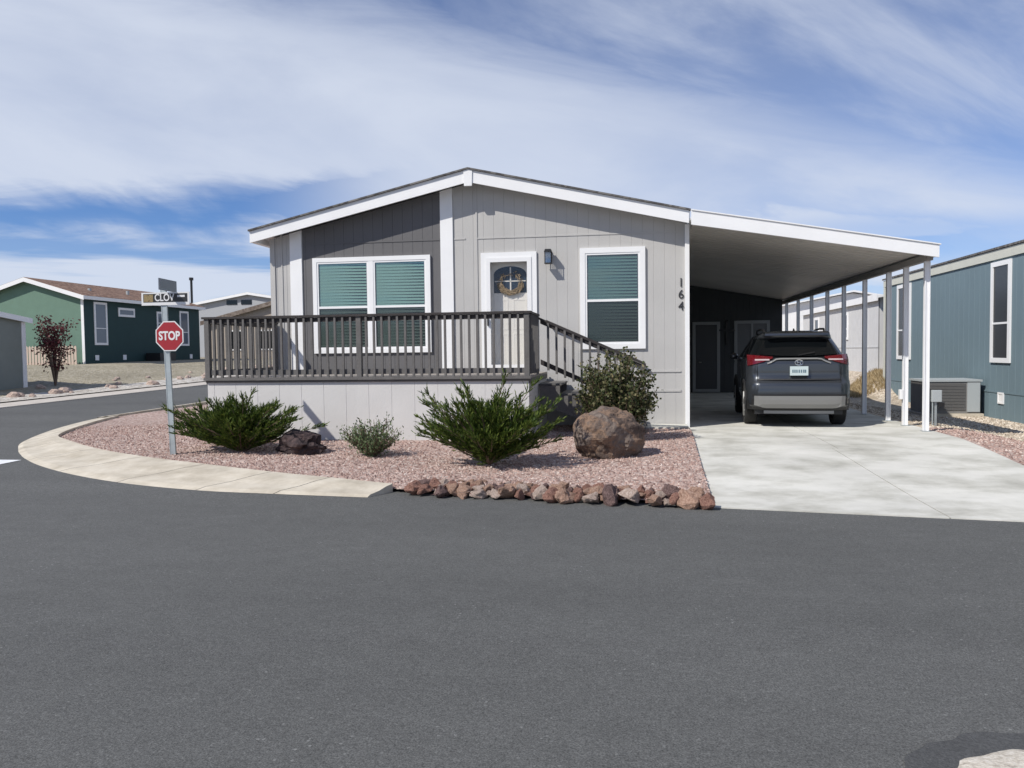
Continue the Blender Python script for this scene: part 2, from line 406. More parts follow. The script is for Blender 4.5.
# driveway slab (three pours with joints)
def dz(x, y): return .012 + .115 * sm(y, 7.6, 13.2)
L_ = lambda y: .79 + (y - 8.0) * .037
def edge_r(y): return 5.55 if y < 7.4 else (4.93 if y < 10.7 else (4.9 + (y - 10.7) * .1 if y < 13.3 else 5.16))
def street_y(x): return 8.11 - .145 * x
g = .008
drape('driveway', [(.80, street_y(.8)), (2.9 - g, street_y(2.9)), (2.9 - g, 12 - g), (L_(12), 12 - g)], M['concrete'], 0, .5, edge=.12, zf=dz)
drape('driveway', [(2.9 + g, street_y(2.9)), (5.3, street_y(5.3)), (4.95, 9), (4.88, 10.7), (5.02, 12 - g), (2.9 + g, 12 - g)], M['concrete'], 0, .5, edge=.12, zf=dz)
drape('driveway', [(L_(12), 12 + g), (2.98 - g, 12 + g), (2.98 - g, 27.6), (1.04, 27.6), (1.04, 15)], M['concrete'], 0, .5, edge=.12, zf=dz)
drape('driveway', [(2.98 + g, 12 + g), (5.02, 12 + g), (5.16, 13.3), (5.16, 27.6), (2.98 + g, 27.6)], M['concrete'], 0, .5, edge=.12, zf=dz)
drape('path', [(-.35, 14.35), (1.0, 14.3), (1.0, 14.98), (-.35, 14.98)], M['concrete'], .075, .5, edge=.1)
# stop bar
drape('stop_line', [(-9.08, 9.92), (-9.04, 10.36), (-17.2, 10.75), (-17.2, 10.3)], mat('road_paint', (.72, .73, .74), .7, var=.08, vscale=9, fine=.1), .006, .5)
# corner apron at bottom right
def arc(cx, cy, rx, ry, a0, a1, n=24): return [(cx + rx * math.cos(R(a0 + (a1 - a0) * k / n)), cy + ry * math.sin(R(a0 + (a1 - a0) * k / n))) for k in range(n + 1)]
drape('asphalt_patch', [(x_ + .012 * math.sin(x_ * 31 + y_ * 17), y_ + .012 * math.sin(x_ * 23 + 1)) for x_, y_ in arc(1.6, 2.73, .70, .70, 180, 90, 40)] + [(7, 3.43), (7, -1), (.9, -1)], M['asphalt_dark'], .006, .5)
bm = NB()
ap = [(1.05, .2), (1.05, 1.2), (1.05, 2.2)] + arc(1.62, 2.74, .57, .56, 180, 90, 30) + [(x_, 3.30 + .01 * math.sin(x_ * 9)) for x_ in (1.8, 2, 2.3, 2.7, 3.2, 4, 5, 6, 7)]
rng = [[bm.verts.new((x + s_ * (3.2 - x) * .3 + .018 * noise.noise((x * 14, y * 14, 0)), y + s_ * (.5 - y) * .3 + .018 * noise.noise((x * 14, y * 14, 5)), h)) for x, y in ap] for s_, h in [(0, .003), (.03, .014), (.12, .03), (1, .05), (3, .05)]]
for r0, r1 in zip(rng, rng[1:]):
    for k in range(len(r0) - 1): bm.faces.new((r0[k], r0[k + 1], r1[k + 1], r1[k]))
o = obj('kerb_apron', bm, M['apron'], smooth=True); tag(o, kind='structure')

# far side of the side street
drape('far_kerb', [(-17.7, 19.5), (-18.5, 16), (-21.4, 13.2), (-26, 12), (-60, 11.9), (-60, 13.2), (-26, 13.3), (-22.3, 14.4), (-19.9, 16.8), (-19.0, 20), (-19.0, 70), (-17.7, 70)], M['far_curb'], .03, 1, edge=.15)
M['debris'] = ramp_mat('pale_rubble', [(.34, (.20, .175, .14)), (.46, (.42, .38, .33)), (.58, (.62, .59, .54))], 5, bump=1, bscale=14, dist=.06)
drape('rubble_strip', [(-19.0, 60), (-19.0, 20), (-19.9, 16.8), (-22.3, 14.4), (-26, 13.3), (-27, 14.4), (-23.2, 15.9), (-21.3, 18), (-20.6, 21), (-20.9, 24), (-20.5, 28), (-20.8, 33), (-20.4, 40), (-20.6, 60)], M['debris'], .062, 1)
drape('dry_lot', [(-19.0, 70), (-19.0, 20), (-19.9, 16.8), (-22.3, 14.4), (-26, 13.3), (-60, 13.2), (-70, 70)], M['dirt'], .05, 1)

# ------------------------------------------------------------------ rocks and pebbles
def blob(bm, c, sx, sy, sz, sub=2, rough=.35, freq=1.6, seed=0, facet=.0, sink=.2, rz=None):
    g = bmesh.ops.create_icosphere(bm, subdivisions=sub, radius=1)
    rot = Matrix.Rotation(seed * 1.7 if rz is None else rz, 3, 'Z')
    for v in g['verts']:
        d = v.co.normalized()
        q = d * freq + Vector((seed * 3.1, seed * 1.3, seed * .7))
        h = 1 + rough * noise.fractal(q, 1.0, 2.0, 4)
        if facet:
            cell = noise.cell_vector(d * 1.35 + Vector((seed, seed * 2, 0)))
            h *= 1 + facet * (cell.x - .5)
        p = d * h
        p = Vector((p.x * sx, p.y * sy, max(p.z, -.75) * sz))
        v.co = rot @ p + Vector(c)
    return bm

def pebbles(name, poly_pts_fn, n, m, smin, smax, zoff):
    bm = NB(); import array
    base = [(1, 0, 0), (-1, 0, 0), (0, 1, 0), (0, -1, 0), (0, 0, 1)]
    fs = [(0, 2, 4), (2, 1, 4), (1, 3, 4), (3, 0, 4)]
    for _ in range(n):
        x, y = poly_pts_fn()
        s = random.uniform(smin, smax) * .5; a = random.uniform(0, 6.28); ca, sa = math.cos(a), math.sin(a)
        sx = s * random.uniform(.8, 1.5); sy = s * random.uniform(.6, 1.1); sz = s * random.uniform(.7, 1.2); z0 = tz(x, y) + zoff
        vs = []
        for k, (i, j, h) in enumerate(base):
            px, py = i * sx + random.uniform(-.3, .3) * s, j * sy + random.uniform(-.3, .3) * s
            vs.append(bm.verts.new((x + px * ca - py * sa, y + px * sa + py * ca, z0 + h * sz - .003)))
        for f in fs: bm.faces.new([vs[q] for q in f])
    o = obj(name, bm, m); tag(o, 'loose ' + name.replace('_', ' ') + ' lying over the bed', 'gravel', kind='stuff')
    return o
def inpoly(poly, x, y):
    c = False; j = len(poly) - 1
    for i in range(len(poly)):
        if (poly[i][1] > y) != (poly[j][1] > y) and x < (poly[j][0] - poly[i][0]) * (y - poly[i][1]) / (poly[j][1] - poly[i][1]) + poly[i][0]: c = not c
        j = i
    return c
def sampler(poly, x0, x1, y0, y1):
    def f():
        while True:
            x = random.uniform(x0, x1); y = y0 + (y1 - y0) * random.random() ** 1.15
            if inpoly(poly, x, y): return x, y
    return f
pebbles('pink_gravel_stones', sampler(bed, -12, 1, 8.05, 15), 26000, M['pebble'], .02, .05, .045)
pebbles('pink_strip_stones', sampler([(5.2, 15), (5.2, 13.3), (4.95, 11.2), (5.0, 9), (5.2, 7.6), (12, 6.7), (7.2, 12.5), (6.1, 15.5)], 4.9, 8, 9, 15), 5000, M['pebble'], .025, .06, .004)
pebbles('tan_gravel_stones', sampler([(5.3, 15), (6.2, 15.3), (7.2, 12.5), (9, 10), (9, 24), (5.3, 24)], 5.2, 8.3, 11, 22), 6000, M['pebble_tan'], .03, .07, .0)

# ------------------------------------------------------------------ main house
WX0, WX1, WY, RX = -7.25, 1.0, 15.0, -3.065
YB = 27.4
SL = .2275
def roof_z(x): return 5.075 - SL * abs(x - RX)      # top of the rake board
def wall_top(x): return roof_z(x) - .20
def grooved(bm, x0, x1, z0, ztop, y, pitch=.203, g=.005, d=.005, phase=0):
    xs = []
    k = math.ceil((x0 - phase) / pitch) * pitch + phase
    cols = [(x0, 0)]
    while k < x1 - .01:
        if k > x0 + .02: cols += [(k - g, 0), (k, d), (k + g, 0)]
        k += pitch
    cols.append((x1, 0))
    if x0 < RX < x1 and all(abs(c[0] - RX) > .02 for c in cols):
        cols.append((RX, 0)); cols.sort()
    zt = ztop if callable(ztop) else (lambda x: ztop)
    a = [bm.verts.new((x, y + dd, z0)) for x, dd in cols]; b = [bm.verts.new((x, y + dd, zt(x))) for x, dd in cols]
    for i in range(len(cols) - 1): bm.faces.new((a[i], a[i + 1], b[i + 1], b[i]))
    return bm

house = thing('manufactured_house', (-3.06, 15, .1), 'light grey gabled manufactured home numbered 164 with white trim and a charcoal accent wall', 'house')
bm = NB()
# shell: sides and back, front core behind the siding sheets
A = [(WX0, .0), (WX1, .0), (WX1, wall_top(WX1)), (RX, wall_top(RX)), (WX0, wall_top(WX0))]
prism(bm, A, 'y', WY + .32, YB)
grooved(bm, WX0, -6.56, 0, wall_top, WY); grooved(bm, -3.7, -2.82, 0, wall_top, WY); grooved(bm, -1.89, WX1, 0, wall_top, WY); grooved(bm, -2.82, -1.89, 3.42, wall_top, WY); grooved(bm, -2.82, -1.89, 0, 1.12, WY)
grooved(bm, -6.56, -3.7, 0, 1.2, WY)
for xx in (WX0, WX1):
    box(bm, xx - (.0 if xx == WX0 else .02), xx + (.02 if xx == WX0 else 0), WY + .001, WY + .319, 0, wall_top(xx) - .01)
obj('wall', bm, M['siding'], house)
bm = NB(); grooved(bm, -6.56, -3.7, 1.2, wall_top, WY - .002)
obj('accent_wall', bm, M['accent'], house)
# battens and belly bands
bm = NB()
def vtrim(bm, x0, x1, z0, y0=WY - .03, zt=None):
    p = [(x0, z0), (x1, z0), (x1, (zt or wall_top)(x1) if True else 0), (x0, (zt or wall_top)(x0))]
    prism(bm, p, 'y', y0, WY - .002)
for a_ in ((-6.82, -6.57, 1.1), (-3.70, -3.45, 1.1), (WX0, WX0 + .10, .02, WY - .022), (.98, 1.06, .1, WY - .05, lambda x: 3.92)):
    bm = NB(); vtrim(bm, *a_); obj('corner_trim', bm, M['siding'] if a_[0] == WX0 else M['white'], house)
def band(*a):
    b_ = NB(); box(b_, *a); obj('siding_band', b_, M['siding'], house)
band(-3.44, -3.2, WY - .010, WY - .001, 3.785, 3.812); band(-2.985, .90, WY - .010, WY - .001, 3.785, 3.812)
band(-3.0, -2.965, WY - .014, WY - .001, 1.15, wall_top(-2.98)-.01)
band(-7.02, -6.99, WY - .013, WY - .001, .2, 4.0)
band(.02, .90, WY - .016, WY - .001, 1.17, 1.20); band(.02, .90, WY - .016, WY - .001, .80, .84)

bm = NB(); box(bm, -6.55, -3.71, WY - .012, WY - .003, 3.785, 3.812); obj('siding_band', bm, M['accent'], house)
# roof
TH = .13
bm = NB()
for s in (-1, 1):
    xe = RX + s * (4.45 if s < 0 else 4.12)
    p = [(RX, roof_z(RX) - .02), (xe, roof_z(xe) - .02), (xe, roof_z(xe) - .02 - TH), (RX, roof_z(RX) - .02 - TH)]
    prism(bm, p, 'y', 14.70, YB + .35)
rf = obj('roof', bm, M['white'], house)
bm = NB()
for s in (-1, 1):
    xe = RX + s * (4.47 if s < 0 else 4.13)
    p = [(RX, roof_z(RX) + .016), (xe, roof_z(xe) + .016), (xe, roof_z(xe) - .015), (RX, roof_z(RX) - .015)]
    prism(bm, p, 'y', 14.62, YB + .37)
obj('shingles', bm, M['shingle'], rf)
bm = NB()
for s in (-1, 1):
    xa = RX + s * .075; xe = RX + s * (4.45 if s < 0 else 4.10)
    p = [(xa, roof_z(xa)-.018), (xe, roof_z(xe)-.018), (xe, roof_z(xe) - .245), (xa, roof_z(xa) - .255)]
    prism(bm, p, 'y', 14.66, 14.70)
prism(bm, [(RX - .085, roof_z(RX) - .04), (RX, roof_z(RX) - .018), (RX + .085, roof_z(RX) - .04), (RX + .075, roof_z(RX) - .33), (RX - .075, roof_z(RX) - .33)], 'y', 14.64, 14.699)
obj('rake_board', bm, M['white'], house)
bm = NB(); box(bm, RX - 4.46, RX - 4.34, 14.705, YB + .3, roof_z(RX - 4.45) - .235, roof_z(RX - 4.45) - .12)
obj('gutter', bm, M['white'], house)

def window(parent, x0, x1, z0, z1, y, sashes=1, casing=.085, blind='blind', dim_lower=True, mull=.10):
    """casing box > sash frames > pane, blinds"""
    w = NB(); frame_box(w, x0, x1, y - .045, y - .002, z0, z1, casing)
    cells = []
    iw = x1 - x0 - 2 * casing
    for k in range(sashes):
        a = x0 + casing + k * (iw + mull) / sashes; b = a + (iw - mull * (sashes - 1)) / sashes
        cells.append((a, b))
        if k: box(w, a - mull, a, y - .042, y - .002, z0 + casing, z1 - casing)
    win = obj('window', w, M['white'], parent)
    fr = NB()
    gl = NB(); bl = NB(); dk = NB(); scn = NB()
    for a, b in cells:
        zc = (z0 + z1) / 2 - .04
        frame_box(fr, a, b, y - .036, y - .012, z0 + casing, z1 - casing, .035)
        box(fr, a + .035, b - .035, y - .034, y - .012, zc - .02, zc + .025)
        box(gl, a + .03, b - .03, y - .0215, y - .0185, zc, z1 - casing - .03); box(scn, a + .03, b - .03, y - .0215, y - .0185, z0 + casing + .03, zc - .001)
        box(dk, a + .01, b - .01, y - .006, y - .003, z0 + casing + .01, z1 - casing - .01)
        z = z0 + casing + .05
        while z < z1 - casing - .05:
            v = [bl.verts.new(p) for p in ((a + .05, y - .0165, z), (b - .05, y - .0165, z), (b - .05, y - .008, z + .034), (a + .05, y - .008, z + .064))]
            bl.faces.new(v); z += .060
    obj('sash', fr, M['white'], win); obj('pane', gl, M['glass'], win); obj('screened_pane', scn, M['screen'], win)
    obj('blind', bl, M[blind], win); obj('interior', dk, M['dark_inside'], win)
    return win
window(house, -6.34, -3.91, 1.60, 3.51, WY, sashes=2)
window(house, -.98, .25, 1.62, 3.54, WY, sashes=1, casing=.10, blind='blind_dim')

# door
dr = NB(); 
box(dr, -2.90, -1.81, WY - .035, WY - .002, 3.41, 3.51); box(dr, -2.90, -2.80, WY - .035, WY - .002, 1.13, 3.41); box(dr, -1.91, -1.81, WY - .035, WY - .002, 1.13, 3.41)
door = obj('door', dr, M['white'], house)
DR = .17
bm = NB(); box(bm, -2.80, -1.91, WY - .012, WY - .003, 1.13, 3.41)
for zz0, zz1 in ((1.3, 1.95), (2.02, 2.62)):
    for xx0, xx1 in ((-2.68, -2.40), (-2.31, -2.03)): frame_box(bm, xx0, xx1, WY - .016, WY - .011, zz0, zz1, .03)
bmesh.ops.translate(bm, verts=bm.verts, vec=(0, DR, 0))
obj('door_leaf', bm, M['door_white'], door)
bm = NB(); prism(bm, [(-2.68, 2.74), (-2.03, 2.74), (-2.03, 3.1)] + [(-2.355 + .325 * math.cos(R(a)), 3.1 + .16 * math.sin(R(a))) for a in range(15, 180, 15)] + [(-2.68, 3.1)], 'y', WY + DR - .0145, WY + DR - .0125)
obj('door_window', bm, mat('door_glass', (.03, .05, .09), .1), door)
bm = NB(); box(bm, -2.36, -2.335, WY + DR - .0185, WY + DR - .015, 2.75, 3.24); box(bm, -2.66, -2.05, WY + DR - .0185, WY + DR - .015, 2.96, 2.98)
obj('muntin', bm, M['door_white'], door)
bm = NB(); frame_box(bm, -2.80, -1.91, WY - .047, WY - .028, 1.14, 3.41, .085, .2)
st = obj('storm_door', bm, M['door_white'], door)
bm = NB(); box(bm, -2.716, -1.994, WY - .039, WY - .036, 1.33, 3.33)
obj('pane', bm, glass_mat('storm_glass', (.98, .97, .95), -.025), st)
bm = NB(); box(bm, -2.78, -2.755, WY - .08, WY - .047, 2.1, 2.25); tube(bm, [(-2.768, WY - .085, 2.11), (-2.768, WY - .085, 2.24)], .012)
obj('handle', bm, M['black_metal'], st)
bm = NB(); box(bm, -2.82, -2.801, WY - .001, WY + .2, 1.13, 3.41); box(bm, -1.909, -1.89, WY - .001, WY + .2, 1.13, 3.41); box(bm, -2.82, -1.89, WY - .001, WY + .2, 3.411, 3.43); box(bm, -2.82, -1.89, WY - .001, WY + .2, 1.10, 1.129)
obj('jamb', bm, M['door_white'], door)
# wreath
bm = NB(); random.seed(3)
wc = Vector((-2.34, WY + .115, 2.93))
for k in range(330):
    a = R(random.uniform(185, 355)) if random.random() < .8 else R(random.uniform(0, 360))
    r = .21 + random.uniform(-.05, .05); p = wc + Vector((math.cos(a) * r, random.uniform(-.012, .012), math.sin(a) * r * .9))
    d = Vector((-math.sin(a) + random.uniform(-.8, .8), random.uniform(-.15, .15), math.cos(a) + random.uniform(-.8, .8))).normalized() * random.uniform(.04, .10)
    tube(bm, [p - d * .5, p + d * .5], [.007, .003], 4)
tag(obj('wreath', bm, M['wreath'], origin=wc), 'twiggy dried wreath hanging on the white front door', 'wreath')

# wall lantern
lx, lz = -1.57, 3.30
bm = NB(); box(bm, lx - .055, lx + .055, WY - .03, WY - .002, lz + .0, lz + .20, .004)
box(bm, lx - .02, lx + .02, WY - .10, WY - .03, lz + .20, lz + .225)
prism(bm, [(lx - .075, lz + .17), (lx + .075, lz + .17), (lx + .055, lz + .225), (lx - .055, lz + .225)], 'y', WY - .22, WY - .07)
box(bm, lx - .07, lx + .07, WY - .215, WY - .075, lz - .05, lz - .03)
for a in (-.066, .054):
    for b in (-.212, -.09): box(bm, lx + a, lx + a + .012, WY + b, WY + b + .012, lz - .03, lz + .17)
lamp = obj('wall_lamp', bm, M['black_metal'], house)
bm = NB(); box(bm, lx - .05, lx + .05, WY - .195, WY - .095, lz - .03, lz + .17)
obj('lamp_glass', bm, glass_mat('lantern_glass', (.85, .85, .85), .15), lamp)
# numerals 1 6 4
for ch, z in (('1', 2.84), ('6', 2.62), ('4', 2.40)):
    obj('house_number', text_bm(ch, .235, (.91, WY - .012, z), .004, .95, .0), M['number'], house)

# ------------------------------------------------------------------ deck
DY, DX0, DX1, DZ = 12.35, -7.2, -1.62, 1.20
deck = thing('front_deck', ((DX0 + DX1) / 2, 13.6, .12), 'raised front deck with grey balustrade and pale vertical board skirting', 'deck')
bm = NB(); grooved(bm, DX0 + .02, DX1 - .02, .1, DZ - .07, DY + .03, pitch=.392)
# side skirts
for xs_ in (DX0 + .02, DX1 - .05): box(bm, xs_, xs_ + .03, DY + .045, WY - .03, .08, DZ - .09)
obj('skirting', bm, M['skirt'], deck)
bm = NB()
y = DY
while y < WY - .16:
    box(bm, DX0, DX1, y, y + .135, DZ - .035, DZ); y += .142
obj('decking', bm, M['deck_floor'], deck)
bm = NB(); box(bm, DX0 + .0, DX1 - .0, DY + .005, DY + .028, DZ - .075, DZ - .037); 
box(bm, DX1 - .024, DX1 + .002, DY + .03, WY - .05, DZ - .12, DZ - .037); box(bm, DX0 - .002, DX0 + .018, DY + .03, WY - .05, DZ - .12, DZ - .037)
box(bm, DX0 - .02, DX1 + .02, DY - .03, DY - .002, DZ - .04, DZ + .008)
obj('deck_edge', bm, M['deck'], deck)
PZ = 2.24
def post(x, y, z0=DZ - .05, z1=PZ - .03, w=.085, parent=deck):
    bm = NB(); box(bm, x - w / 2, x + w / 2, y - w / 2, y + w / 2, z0, z1, .005); return obj('post', bm, M['deck'], parent)
fy = DY + .03
posts_x = [DX0 + .045, -4.46, DX1 - .045]
for px in posts_x: post(px, fy)
post(DX0 + .045, WY - .09); post(DX1 - .045, 13.6)
def caprail(p0, p1, w=.12, h=.035):
    bm = NB(); p0 = Vector(p0); p1 = Vector(p1); d = p1 - p0
    side = Vector((d.y, -d.x, 0)).normalized() * w / 2
    vs = []
    for p in (p0, p1):
        for s, hh in ((-1, 0), (1, 0), (1, h), (-1, h)): vs.append(bm.verts.new(p + side * s + Vector((0, 0, hh - h))))
    for f in ((0, 1, 2, 3), (7, 6, 5, 4), (0, 4, 5, 1), (1, 5, 6, 2), (2, 6, 7, 3), (3, 7, 4, 0)): bm.faces.new([vs[i] for i in f])
    return bm
def join(*bms):
    a = bms[0]
    for b in bms[1:]:
        me = bpy.data.meshes.new('t'); b.to_mesh(me); a.from_mesh(me); bpy.data.meshes.remove(me); b.free()
    return a
C = PZ
obj('top_rail', join(caprail((DX0 - .03, fy, C), (DX1 + .03, fy, C), .13), caprail((DX0, fy + .002, C - .04), (DX1, fy + .002, C - .04), .045, .075)), M['rail_cap'], deck)
obj('top_rail', join(caprail((DX0 + .045, fy + .07, C - .001), (DX0 + .045, WY - .05, C - .001), .13), caprail((DX0 + .045, fy + .06, C - .041), (DX0 + .045, WY - .05, C - .041), .045, .075)), M['rail_cap'], deck)
obj('top_rail', join(caprail((DX1 - .045, fy + .07, C - .001), (DX1 - .045, 13.62, C - .001), .13), caprail((DX1 - .045, fy + .06, C - .041), (DX1 - .045, 13.6, C - .041), .045, .075)), M['rail_cap'], deck)
def brail(p0, p1): obj('bottom_rail', caprail(p0, p1, .042, .085), M['deck'], deck)
BZ = DZ + .135
brail((DX0 + .09, fy + .004, BZ), (DX1 - .09, fy + .004, BZ)); brail((DX0 + .045, fy + .05, BZ), (DX0 + .045, WY - .13, BZ)); brail((DX1 - .045, fy + .05, BZ), (DX1 - .045, 13.56, BZ))
bal = None
def baluster(x, y, z0, z1, parent=deck, proud=0):
    bm = NB(); box(bm, x - .0175, x + .0175, y - .0175, y + .0175, z0, z1); return obj('baluster', bm, M['deck'], parent)
for (a, b) in ((posts_x[0], posts_x[1]), (posts_x[1], posts_x[2])):
    n_ = 20 if a == posts_x[0] else 21
    for k in range(1, n_): baluster(a + (b - a) * k / n_, fy - .036, DZ - .02, C - .04)
for k in range(1, 18): baluster(DX0 + .045 - .04, fy + (WY - .09 - fy) * k / 18, DZ + .03, C - .04)
for k in range(1, 9): baluster(DX1 - .045 + .04, fy + (13.6 - fy) * k / 9, DZ + .03, C - .04)

# stairs along the wall
stairs = thing('deck_stairs', (-.5, 14.2, .12), 'short flight of deck steps with dark sloping handrail going down beside the front door', 'stairs')
NS, RUN = 6, .37
rise = (DZ - .14) / NS
for k in range(1, NS):
    x0 = DX1 + (k - 1) * RUN; z = DZ - k * rise
    bm = NB(); box(bm, x0 - .01, x0 + RUN + .02, 13.64, WY - .06, z - .035, z, .004); obj('tread', bm, M['deck'], stairs)
for yy in (13.58, WY - .07):
    bm = NB()
    p = [(DX1 + .005, DZ - rise - .04)]
    for k in range(1, NS): p += [(DX1 + k * RUN - RUN + .0, DZ - k * rise - .038)] if k > 1 else []; p += [(DX1 + k * RUN, DZ - k * rise - .038)]
    p += [(DX1 + (NS - 1) * RUN, .12), (DX1 + (NS - 2) * RUN, .12), (DX1 + .005, DZ - rise - .36)]
    prism(bm, p, 'y', yy, yy + .04); obj('stringer', bm, M['deck'], stairs)
sx0, sx1 = DX1 + .03, DX1 + (NS - 1) * RUN
slope = -rise / RUN
zs = lambda x: C - .05 - .456 * (x - sx0)
obj('handrail', join(caprail((sx0 - .03, 13.61, zs(sx0)), (sx1, 13.61, zs(sx1)), .10, .04), caprail((sx0, 13.611, zs(sx0) - .045), (sx1 - .02, 13.611, zs(sx1 - .02) - .045), .045, .07)), M['rail_cap'], stairs)
obj('lower_rail', caprail((sx0, 13.612, zs(sx0) - .74), (sx1 - .05, 13.612, zs(sx1 - .05) - .74), .042, .09), M['rail_cap'], stairs)
obj('handrail', caprail((sx0 - .03, WY - .12, zs(sx0)), (sx1, WY - .12, zs(sx1)), .06, .04), M['rail_cap'], stairs)
bm = NB(); box(bm, sx1 - .085, sx1 - .005, 13.57, 13.65, .1, zs(sx1) + .0 - .03); obj('post', bm, M['deck'], stairs)
k = 0; x = sx0 + .14
while x < sx1 - .12:
    bm = NB(); box(bm, x - .019, x + .019, 13.548, 13.588, zs(x) - .87, zs(x) - .045); obj('baluster', bm, M['deck'], stairs); x += .145
# ------------------------------------------------------------------ carport
CY0, CX0, CX1 = 14.02, 1.06, 5.07
cz = lambda x: 3.985 - (x - CX0) * (3.985 - 3.255) / (CX1 - CX0)
carport = thing('carport', (3.1, 18, .12), 'long white metal lean-to carport on slim posts covering the driveway', 'carport')
CYB = 27.9
bm = NB()
# ribbed pan: slab with shallow ribs underneath running down the slope
prism(bm, [(CX0, cz(CX0)), (CX1 - .02, cz(CX1 - .02)), (CX1 - .02, cz(CX1 - .02) - .05), (CX0, cz(CX0) - .05)], 'y', CY0 + .05, CYB)
obj('roof_panel', bm, M['white_metal'], carport)
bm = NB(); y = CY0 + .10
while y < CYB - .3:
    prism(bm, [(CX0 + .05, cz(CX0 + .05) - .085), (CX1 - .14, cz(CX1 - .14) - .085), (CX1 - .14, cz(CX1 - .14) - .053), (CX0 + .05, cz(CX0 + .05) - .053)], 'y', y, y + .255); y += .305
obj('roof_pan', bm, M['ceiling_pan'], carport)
bm = NB(); prism(bm, [(CX0 - .03, cz(CX0) + .03), (CX1, cz(CX1) + .03), (CX1, cz(CX1) - .175), (CX0 - .03, cz(CX0) - .215)], 'y', CY0, CY0 + .05)
prism(bm, [(CX0 - .03, cz(CX0) + .05), (CX1 + .02, cz(CX1) + .05), (CX1 + .02, cz(CX1) + .031), (CX0 - .03, cz(CX0) + .031)], 'y', CY0 - .02, CY0 + .09)
obj('fascia', bm, M['white'], carport)
bm = NB(); prism(bm, [(CX1 - .0175, 3.27), (CX1 - .002, 3.27), (CX1 - .002, 3.12), (CX1 - .01, 3.10), (CX1 - .0175, 3.10)], 'y', CY0 + .055, CYB)
obj('gutter', bm, M['white_metal'], carport)
bm = NB(); box(bm, 4.955, 5.045, CY0 + .2, CYB - .1, 3.055, 3.16); obj('beam', bm, mat('beam_metal', (.30, .28, .26), .5), carport)
PYS = [14.38, 15.42, 16.4, 18.0, 19.7, 21.3, 23.1, 24.9, 26.7]
for k, py in enumerate(PYS):
    bm = NB(); w = .04
    # roll formed C post: web with two lips
    box(bm, 5.0 - w, 5.0 + w, py - w, py + w, dz(5, py) + .01, 3.055, .006)
    box(bm, 5.0 - w - .004, 5.0 - w + .012, py - w - .012, py - w - .001, dz(5, py) + .012, 3.052); box(bm, 5.0 + w - .012, 5.0 + w + .004, py - w - .012, py - w - .001, dz(5, py) + .012, 3.052)
    p = obj('post', bm, M['post'], carport)
    bm = NB(); box(bm, 5.0 - .06, 5.0 + .06, py - .06, py + .06, dz(5, py) + .001, dz(5, py) + .009); obj('base_plate', bm, M['galv'], p)
bm = NB(); box(bm, 4.90, 4.955, 15.36, 15.46, .62, .80, .008)
tag(obj('outlet_box', bm, M['white'], origin=(4.93, 15.4, .62)), 'small white outlet box fixed low on the second carport post from the front', 'outlet box')

# storage room at the back of the carport
store = thing('storage_room', (3, 27, .13), 'dark grey storage room closing the back of the carport with white framed door and window', 'shed')
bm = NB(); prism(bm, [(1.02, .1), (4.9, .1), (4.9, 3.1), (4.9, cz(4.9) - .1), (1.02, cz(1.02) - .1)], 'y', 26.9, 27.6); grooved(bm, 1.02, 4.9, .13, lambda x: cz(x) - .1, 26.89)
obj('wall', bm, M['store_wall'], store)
bm = NB(); frame_box(bm, 2.0, 2.9, 26.84, 26.885, .15, 2.5, .1); d_ = obj('door', bm, mat('dim_trim', (.3, .3, .3), .6), store)
bm = NB(); box(bm, 2.1, 2.8, 26.86, 26.88, .25, 2.4); obj('door_leaf', bm, mat('dark_door', (.05, .05, .055), .5), d_)
bm = NB(); tube(bm, [(2.2, 26.83, 1.15), (2.3, 26.83, 1.15)], .025); obj('handle', bm, M['chrome'], d_)
bm = NB(); frame_box(bm, 3.36, 4.5, 26.84, 26.885, 1.2, 2.52, .1); box(bm, 3.9, 3.96, 26.845, 26.885, 1.3, 2.42)
w_ = obj('window', bm, bpy.data.materials['dim_trim'], store)
bm = NB(); box(bm, 3.45, 4.4, 26.87, 26.88, 1.3, 2.42); obj('pane', bm, mat('dim_blind', (.12, .12, .125), .4), w_)
bm = NB(); box(bm, 3.09, 3.15, 26.83, 26.87, 1.75, 2.5); box(bm, 2.90, 3.34, 26.825, 26.875, 2.17, 2.25)
for cx, zz in ((3.12, 2.5), (3.12, 1.75), (2.9, 2.21), (3.34, 2.21)): blob(bm, (cx, 26.85, zz), .05, .02, .05, 1, 0)
tag(obj('wall_cross', bm, M['black_metal'], origin=(3.12, 26.85, 1.75)), 'dark ornamental cross hanging between the door and window at the back of the carport', 'wall ornament')

# ------------------------------------------------------------------ SUV
CXc, CYr, CZ0 = 3.04, 14.86, .127
suv = thing('parked_suv', (CXc, CYr + 2.3, CZ0), 'slate grey compact SUV parked nose-in under the carport with its tailgate facing the street', 'car')
def ring(bm, z, hw, y0, y1, rc, bulge=.05, n=7):
    """rounded rectangle outline, rear edge slightly bowed"""
    pts = []
    def corner(cx, cy, a0):
        for k in range(n + 1):
            a = R(a0 + 90 * k / n); pts.append((cx + rc * math.cos(a), cy + rc * 1.15 * math.sin(a)))
    corner(hw - rc, y0 + rc * 1.15, 270); corner(hw - rc, y1 - rc * 1.15, 0); corner(-hw + rc, y1 - rc * 1.15, 90); corner(-hw + rc, y0 + rc * 1.15, 180)
    out = []
    for x, y in pts: out.append(bm.verts.new((CXc + x, CYr + y + bulge * (x / hw) ** 2 * (1 if y < 1.5 else 0), CZ0 + z)))
    return out
